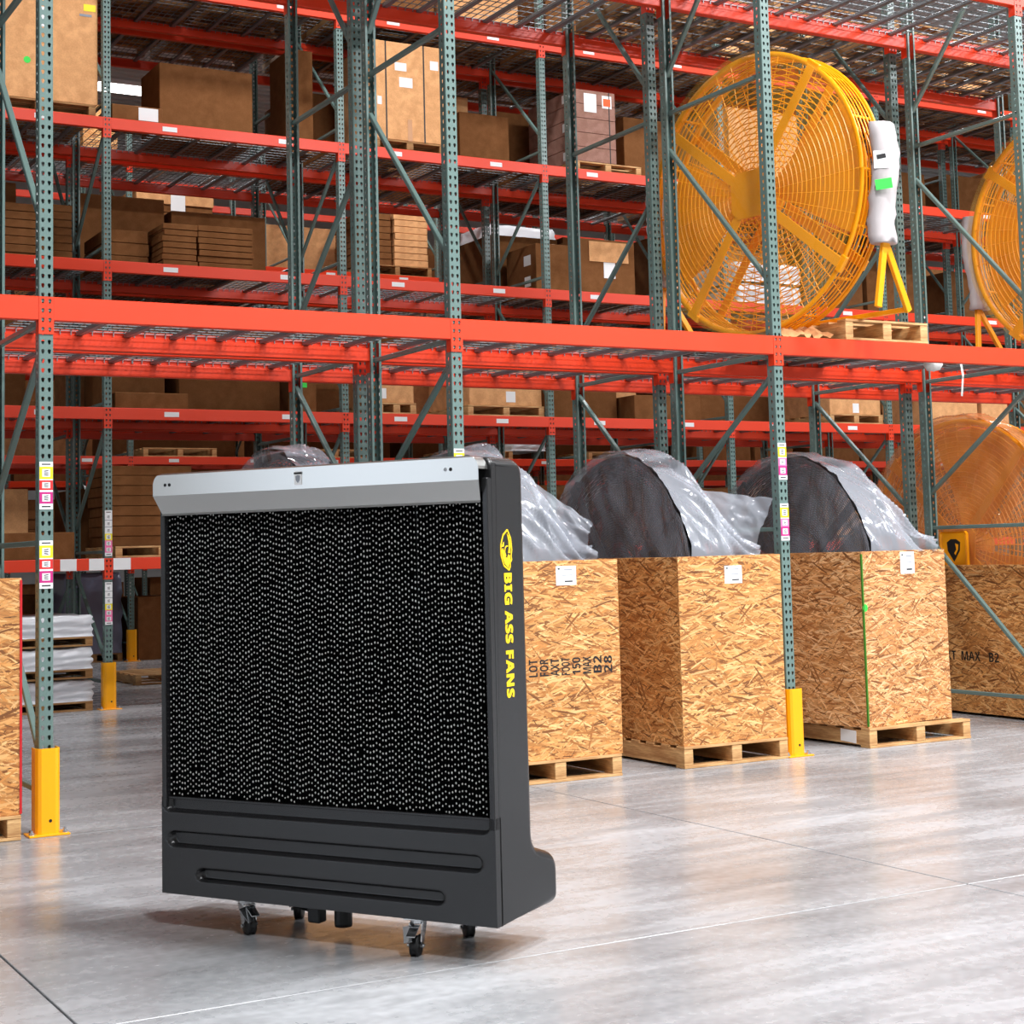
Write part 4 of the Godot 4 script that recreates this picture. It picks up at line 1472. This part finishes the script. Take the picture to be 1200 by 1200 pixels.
# load wrapped in shrink film: uneven layers, pale or dark
func wrapped(label: String, x0: float, x1: float, y0: float, y1: float, z0: float, d: float, mat: String, seed: int, layers := 6) -> void:
	var f := noise(seed, 2.2, 3)
	var mb := MB.new(true)
	var w := x1 - x0
	var h := y1 - y0
	var ny := layers * 3
	var per := 40
	var grid := []
	for j in ny + 1:
		var v := float(j) / ny
		var line := []
		for i in per:
			var t := float(i) / per * 4.0
			var side := int(t)
			var u := t - side
			var c: Vector2
			match side:
				0: c = Vector2(lerpf(-w / 2, w / 2, u), 0)
				1: c = Vector2(w / 2, lerpf(0, -d, u))
				2: c = Vector2(lerpf(w / 2, -w / 2, u), -d)
				_: c = Vector2(-w / 2, lerpf(-d, 0, u))
			var m := Vector2(0, -d / 2)
			var k := 1.0 - 0.03 * absf(sin(v * layers * PI)) * 1.0 + 0.045 * f.get_noise_2d(c.x * 4 + v * 2.0, v * 7.0 + c.y * 2.0)
			if j == ny:
				k *= 0.95
			c = m + (c - m) * k
			line.append(Vector3(c.x, v * h + 0.02 * f.get_noise_2d(c.x * 3.0 + 9, c.y * 3.0) * (v if v > 0.3 else 0.0), c.y))
		grid.append(line)
	for j in ny:
		for i in per:
			var i2 := (i + 1) % per
			mb.dquad(grid[j][i], grid[j][i2], grid[j + 1][i2], grid[j + 1][i], grid[j][i] - Vector3(0, grid[j][i].y, -d / 2))
	for i in per:
		mb.dtri(Vector3(0, h, -d / 2), grid[ny][i], grid[ny][(i + 1) % per], Vector3.UP)
	solo("wrapped_load", mb.done(), M[mat], label, "wrapped load", Vector3((x0 + x1) * 0.5, y0, z0), 0.0, "loads wrapped in shrink film")


func build_goods() -> void:
	var z := -7.06
	# --- labelled rack, fourth level (5.78)
	pallet("skid under the big tan carton at top left", 1.08, 2.18, z, z - 1.1, 5.782, 0.12, "pallet_wood_grey")
	var c := carton("big tan carton with green dot at the top left", 1.06, 2.20, 5.902, 7.04, z, 1.1, "carton_tan", {"papers": [[0.62, 0.83, 0.10, 0.2], [1.06, 0.98, 0.12, 0.07, "label_yellow"], [1.02, 0.90, 0.12, 0.025, "paper_grey"]], "tape": true})
	var dot := MB.new()
	dot.xf = Transform3D(Basis(Vector3.RIGHT, PI / 2), Vector3.ZERO)
	dot.lathe([Vector2(0, 0.001), Vector2(0.034, 0.001), Vector2(0.034, 0)], 14)
	part("dot_sticker", dot.done(), M.dot_green, c, Vector3(-0.12, 0.38, 0.001), Vector3.ZERO, "round green sticker")
	carton("low brown box with white label beside the far sticker column", 2.34, 2.86, 5.782, 5.945, z, 0.5, "carton_brown", {"papers": [[0.37, 0.085, 0.2, 0.13]]})
	carton("large brown carton set back on the upper shelf left of centre", 2.98, 4.0, 5.782, 6.58, -7.55, 0.65, "carton_brown")
	carton("narrow brown carton against the column on the upper shelf", 4.45, 4.72, 5.782, 6.93, -7.6, 0.6, "carton_brown")
	pallet("pallet under the strapped tan carton", 5.2, 6.06, z, z - 1.1, 5.782, 0.11, "pallet_wood_grey")
	carton("tall tan carton with two black straps on the upper shelf", 5.21, 6.05, 5.895, 6.985, z, 1.05, "carton_tan", {"straps": [0.14, 0.60], "papers": [[0.32, 0.82, 0.14, 0.09], [0.38, 0.65, 0.16, 0.11], [0.73, 0.88, 0.1, 0.1], [0.06, 0.42, 0.05, 0.09]], "tape": true})
	carton("brown carton behind the column on the upper shelf", 6.5, 7.15, 5.782, 6.45, -7.55, 0.7, "carton_brown")
	pallet("pallet under the mauve boxes on the upper shelf", 7.74, 8.66, z, z - 1.1, 5.782, 0.11, "pallet_wood")
	var o := thing("boxed_load", "mauve carton load with orange and white tags, upper shelf", "boxed load", Vector3(8.03, 5.892, z), 0.0, "cartons on the rack shelves")
	for i in 5:
		part("box", plate(Vector3(0.57, 0.166, 1.05), 0.005), M.carton_mauve, o, Vector3(0, 0.085 + 0.17 * i, -0.525))
		if i % 2 == 0:
			for s: float in [-0.2, -0.75]:
				part("paper_label", plate(Vector3(0.002, 0.10, 0.12)), M.paper_white, o, Vector3(-0.286, 0.09 + 0.17 * i, s))
	part("paper_label", plate(Vector3(0.17, 0.22, 0.002)), M.paper_white, o, Vector3(-0.06, 0.70, 0.001))
	part("orange_tag", plate(Vector3(0.13, 0.15, 0.002)), M.paper_white, o, Vector3(0.17, 0.73, 0.001), Vector3.ZERO, "white tag with an orange print")
	part("tag_print", plate(Vector3(0.10, 0.09, 0.002)), M.label_orange, o, Vector3(0.17, 0.725, 0.0025))
	part("strap", plate(Vector3(0.012, 0.85, 0.003)), M.strap, o, Vector3(0.2, 0.425, 0.0015))
	carton("brown carton next to the mauve boxes", 8.72, 9.5, 5.782, 6.62, -7.5, 0.7, "carton_brown")
	pallet("pallet under the tan carton behind the shelf fan", 9.97, 11.1, z, z - 1.1, 5.782, 0.11, "pallet_wood")
	carton("tan carton seen through the big shelf fan", 9.98, 11.08, 5.894, 6.78, z - 0.02, 1.05, "carton_tan", {"tape": true})
	for i in 2:
		wrapped("%s white wrapped bundle seen through the big shelf fan" % ["lower", "upper"][i], 10.0, 11.0, 4.354 + 0.27 * i, 4.59 + 0.27 * i, z, 1.0, "white_film", 90 + i, 3)
	# --- third level (4.35)
	stack("brown carton stack at the left edge on the middle shelf", 1.12, 1.80, 4.352, 4.93, -7.35, 0.85, "carton_brown", 7)
	stack("brown carton stack left of the far column, middle shelf", 1.84, 2.06, 4.352, 4.98, -7.5, 0.6, "carton_brown", 8)
	stack("three bundle carton stack beside the far column, middle shelf", 2.36, 2.82, 4.352, 4.75, -7.4, 0.8, "carton_brown", 3)
	stack("left one of two wide brown stacks on the middle shelf", 2.86, 3.22, 4.352, 4.79, -7.08, 1.0, "carton_brown", 7)
	stack("right one of two wide brown stacks on the middle shelf", 3.24, 3.83, 4.352, 4.80, -7.1, 1.0, "carton_brown", 7)
	carton("brown carton with white labels on its side, middle shelf", 7.44, 7.93, 4.352, 4.98, -7.5, 0.7, "carton_brown", {"side_papers": [[0.2, 0.45, 0.16, 0.12], [0.2, 0.2, 0.14, 0.12]]})
	c = carton("brown carton with hanging white document, middle shelf", 7.97, 8.75, 4.352, 5.06, -7.4, 0.8, "carton_brown", {"papers": [[0.42, 0.42, 0.16, 0.34]]})
	part("brown_flap", plate(Vector3(0.55, 0.24, 0.012)), M.carton_tan, c, Vector3(0.02, 0.56, -0.006 + 0.013))
	# --- second level (2.90)
	carton("left brown carton seen under the near deck, left bay", 2.36, 3.0, 2.902, 3.75, -7.5, 0.7, "carton_brown")
	carton("low brown carton in front on the left bay's second shelf", 2.36, 3.1, 2.902, 3.06, z, 0.12, "carton_brown")
	carton("right brown carton seen under the near deck, left bay", 3.15, 4.25, 2.902, 3.8, -7.5, 0.7, "carton_brown")
	c = carton("small carton with a green sticker under the near deck", 4.30, 4.5, 2.902, 3.3, -7.1, 0.3, "carton_brown", {"papers": [[0.06, 0.3, 0.07, 0.08, "dot_green"]]})
	pallet("pallet under the small tan carton above the cooler", 5.18, 5.64, z, z - 1.1, 2.902, 0.12, "pallet_wood")
	carton("small tan carton on a pallet above the cooler", 5.19, 5.62, 3.022, 3.55, z - 0.02, 0.9, "carton_tan", {"papers": [[0.06, 0.1, 0.09, 0.11]]})
	pallet("pallet under the wide tan carton above the film", 6.27, 7.24, z, z - 1.1, 2.902, 0.12, "pallet_wood")
	carton("wide tan carton on a pallet above the loose film", 6.30, 7.22, 3.022, 3.6, z - 0.02, 1.0, "carton_tan", {"papers": [[0.52, 0.1, 0.12, 0.12]]})
	carton("brown carton right of the far column on the second shelf", 7.6, 8.5, 2.902, 3.55, -7.5, 0.7, "carton_brown")
	carton("low brown carton in the bay above the middle crate", 8.55, 9.5, 2.902, 3.2, -7.2, 0.9, "carton_brown")
	pallet("pallet under the tan carton above the green edged crate", 11.38, 12.25, z, z - 1.1, 2.902, 0.12, "pallet_wood")
	carton("tan carton on a pallet above the green edged crate", 11.40, 12.23, 3.022, 3.6, z - 0.02, 0.9, "carton_tan", {"papers": [[0.42, 0.08, 0.1, 0.12]]})
	carton("left tan carton with green dot above the orange fan", 13.05, 13.9, 2.902, 3.5, z, 0.9, "carton_tan", {"papers": [[0.18, 0.35, 0.09, 0.07, "dot_green"]]})
	carton("right tan carton with green dot above the orange fan", 13.98, 14.6, 2.902, 3.5, z, 0.9, "carton_tan", {"papers": [[0.12, 0.35, 0.09, 0.07, "dot_green"]]})
	# --- first level (1.44)
	pallet("pallet on the low beam just left of the cooler", 2.36, 3.3, z, z - 1.1, 1.442, 0.11, "pallet_wood")
	stack("brown carton stack on the low shelf left of the cooler", 2.40, 3.26, 1.552, 2.36, -7.4, 0.8, "carton_brown", 8)
	carton("brown box on the low shelf at the left picture edge", 1.15, 2.0, 1.442, 1.70, -7.2, 0.8, "carton_brown")
	# --- floor of the labelled rack: three pale bundles on pallets
	for i in 3:
		var y := 0.305 * i
		pallet("%s pallet of the pale wrapped stack on the floor" % ["lowest", "middle", "topmost"][i], 1.15, 2.12, -7.0, -8.1, y, 0.09, "pallet_wood_grey")
		wrapped("%s pale film wrapped bundle in the stack by the far column" % ["lowest", "middle", "topmost"][i], 1.14, 2.13, y + 0.092, y + 0.288, -7.0, 1.08, "white_film", 50 + i, 3)
	# --- goods beyond the second aisle
	wrapped("dark blue wrapped load on the floor beyond the far column", 3.75, 4.56, 0.12, 1.25, -14.45, 1.0, "navy_film", 71, 4)
	pallet("pallet under the dark blue wrapped load", 3.75, 4.56, -14.45, -15.45, 0.0, 0.12, "pallet_wood_grey")
	wrapped("pale sheet bundle on top of the dark blue load", 3.8, 4.5, 1.285, 1.36, -14.45, 0.95, "white_film", 72, 2)
	pallet("lone light pallet on the aisle floor left of the cooler", 3.35, 4.3, -9.75, -10.7, 0.0, 0.12, "pallet_wood")
	stack("tan carton stack on the high shelf beyond the second aisle", 8.93, 9.52, 5.95, 6.8, -14.4, 1.0, "carton_tan", 8)
	stack("brown carton stack beside the tan one, high far shelf", 8.35, 8.9, 5.95, 6.78, -14.45, 1.0, "carton_brown", 8)
	pallet("pallet under the tan stack on the high far shelf", 8.35, 9.55, -14.36, -15.4, 5.782, 0.16, "pallet_wood_grey")
	stack("tan and brown carton stack with hanging paper, high far shelf", 4.78, 5.95, 5.95, 6.62, -14.4, 1.0, "carton_brown", 6, {"papers": [[0.62, 0.62, 0.22, 0.46]]})
	carton("tan carton lying across the brown stack, high far shelf", 4.78, 5.95, 6.625, 6.86, -14.4, 1.0, "carton_tan")
	pallet("pallet under the brown stack on the high far shelf", 4.78, 5.95, -14.36, -15.4, 5.782, 0.16, "pallet_wood")
	wrapped("white wrapped load on the high far shelf behind the middle column", 10.6, 11.9, 5.80, 6.75, -14.4, 1.0, "white_film", 81, 5)
	crate("orange strand board crate at the top left far shelf", 4.0, 4.5, -14.4, -15.3, 7.25, 8.0, "strand_board")
	for i in 4:
		var x: float = [4.85, 7.3, 9.85, 12.4][i]
		pallet("empty pallet on the far second level, %s from the left" % ordinal(i), x, x + 1.1, -14.36, -15.4, 2.902, 0.13, "pallet_wood")
	wrapped("white wrapped roll load on the far second level", 10.98, 11.6, 3.04, 3.18, -14.4, 0.9, "white_film", 82, 2)
	stack("brown carton stack on the far low shelf left of the cooler", 4.8, 6.9, 1.46, 2.72, -14.45, 1.0, "carton_brown", 8)
	stack("small carton stack on the far low shelf at the left", 3.2, 4.5, 1.46, 2.3, -14.45, 1.0, "carton_brown", 6)
	# --- the dark rack behind the labelled one, filled at random
	var tones := ["carton_brown", "carton_brown", "carton_tan"]
	var words := {"carton_brown": "brown", "carton_tan": "tan"}
	var lv := [0.0, 1.442, 2.902, 4.352, 5.782]
	var names := ["floor", "first level", "second level", "third level", "fourth level"]
	for b in 7:
		var xa := 2.275 + BAY_FAR * (b - 1) + 0.1
		for k in 5:
			if [[2, 3], [1, 4], [1, 0]].has([b, k]):
				continue
			var x := xa
			for s in 2:
				var w := rng.randf_range(0.85, 1.1)
				var h := rng.randf_range(0.85, 1.15) if k != 1 else rng.randf_range(0.65, 0.85)
				var t: String = tones[rng.randi() % tones.size()]
				carton("%s carton, %s of the rear rack, %s bay, %s side" % [words[t], names[k], ordinal(b), ["left", "right"][s]], x, x + w, lv[k] + (0.002 if k > 0 else 0.0), lv[k] + h, -8.5, 1.0, t)
				x += w + 0.08
	# --- rack beyond the second aisle, remaining bays
	for b in 9:
		var xa := 4.65 + 2.5 * (b - 1) + 0.12
		for k in 5:
			if [[0, 0], [0, 1], [1, 1], [0, 4], [1, 4], [2, 4], [3, 4]].has([b, k]) or (k == 2 and b < 5):
				continue
			var x := xa
			for s in 2:
				var w := rng.randf_range(0.85, 1.08)
				var h := rng.randf_range(0.45, 1.0)
				var t: String = ["carton_brown", "carton_tan", "carton_brown", "carton_brown"][rng.randi() % 4]
				carton("%s carton, %s beyond the second aisle, %s bay, %s side" % [words[t], names[k], ordinal(b), ["left", "right"][s]], x, x + w, lv[k] + (0.002 if k > 0 else 0.0), lv[k] + h, -14.4, 1.0, t)
				x += w + 0.1
	# --- top levels: loads that keep the light off the shelves below
	for b in 7:
		var xa := 2.275 + BAY_FAR * (b - 1) + 0.1
		for r in 2:
			var x := xa
			for s in 2:
				var w := rng.randf_range(0.95, 1.1)
				var t: String = tones[rng.randi() % tones.size()]
				var row: String = ["labelled rack", "rear rack"][r]
				pallet("pallet on the top level of the %s, %s bay, %s side" % [row, ordinal(b), ["left", "right"][s]], x, x + w, [-7.06, -8.45][r], [-8.16, -9.55][r], 7.232, 0.12, "pallet_wood_grey")
				carton("%s carton, top level of the %s, %s bay, %s side" % [words[t], row, ordinal(b), ["left", "right"][s]], x, x + w, 7.352, 7.352 + rng.randf_range(0.5, 0.9), [-7.06, -8.45][r], 1.08, t)
				x += w + 0.09
	for b in range(3, 5):
		var xa := (b - 1) * BAY + 0.06
		for s in 2:
			var x := xa + 1.19 * s
			pallet("pallet on the upper deck behind the near rack, %s bay, %s side" % [ordinal(b), ["left", "right"][s]], x, x + 1.1, -1.45, -2.6, 5.712, 0.12, "pallet_wood_grey")
	# --- tall unseen loads added on the near racks' upper deck to block lamp light
	for r in 2:
		for b in range(0, 3):
			var xa := (b - 1) * BAY + 0.06
			for s in 2:
				var x := xa + 1.19 * s
				var zz: float = [-0.06, -1.45][r]
				if r == 0:
					pallet("added pallet on the nearest rack's upper deck, %s bay, %s side" % [ordinal(b), ["left", "right"][s]], x, x + 1.1, zz, zz - 1.1, 5.617, 0.12, "pallet_wood")
				var y0: float = 5.737 if r == 0 else 5.712
				if r == 0 or b == 0:
					carton("added tall brown carton, upper deck of the %s, %s bay, %s side" % [["nearest rack", "back to back rack"][r], ordinal(b), ["left", "right"][s]], x + 0.01, x + 1.09, y0, y0 + rng.randf_range(1.3, 1.6), zz, 1.05, "carton_brown")
	# --- wide loads that fill the two farthest rows
	for r in 2:
		for b in 9:
			var xa := (4.65 + 2.5 * (b - 1) if r == 0 else 7.0 + 2.5 * (b - 1)) + 0.12
			for k in 5:
				var h := rng.randf_range(0.75, 1.1)
				var t: String = tones[rng.randi() % tones.size()]
				carton("wide %s load, %s of the %s, %s bay" % [words[t], names[k], ["sixth rack row", "farthest rack row"][r], ordinal(b)], xa, xa + rng.randf_range(1.9, 2.25), lv[k] + (0.002 if k > 0 else 0.0), lv[k] + h, -15.8 if r == 0 else -21.5, 1.0, t)


func build_small_things() -> void:
	# white strap hanging from the near deck at the right
	var mb := MB.new()
	mb.bar(Vector3(0, 0, 0), Vector3(0.012, -0.13, 0.01), 0.022, 0.003, Vector3.RIGHT)
	mb.bar(Vector3(0.012, -0.13, 0.01), Vector3(0.0, -0.29, 0.0), 0.018, 0.003, Vector3.RIGHT)
	solo("hanging_strap", mb.done(), M.strap_white, "white plastic strap hanging from the deck above the orange fan", "strap", Vector3(7.0, 2.79, -0.40))
	mb = MB.new(true)
	var f := noise(9, 8.0, 3)
	mb.lathe([Vector2(0, -0.06), Vector2(0.05, -0.05), Vector2(0.075, -0.01), Vector2(0.06, 0.04), Vector2(0, 0.05)], 12)
	solo("crumpled_bag", mb.done(), M.strap_white, "crumpled white bag tied under the deck above the orange fan", "bag", Vector3(6.72, 2.74, -0.40))
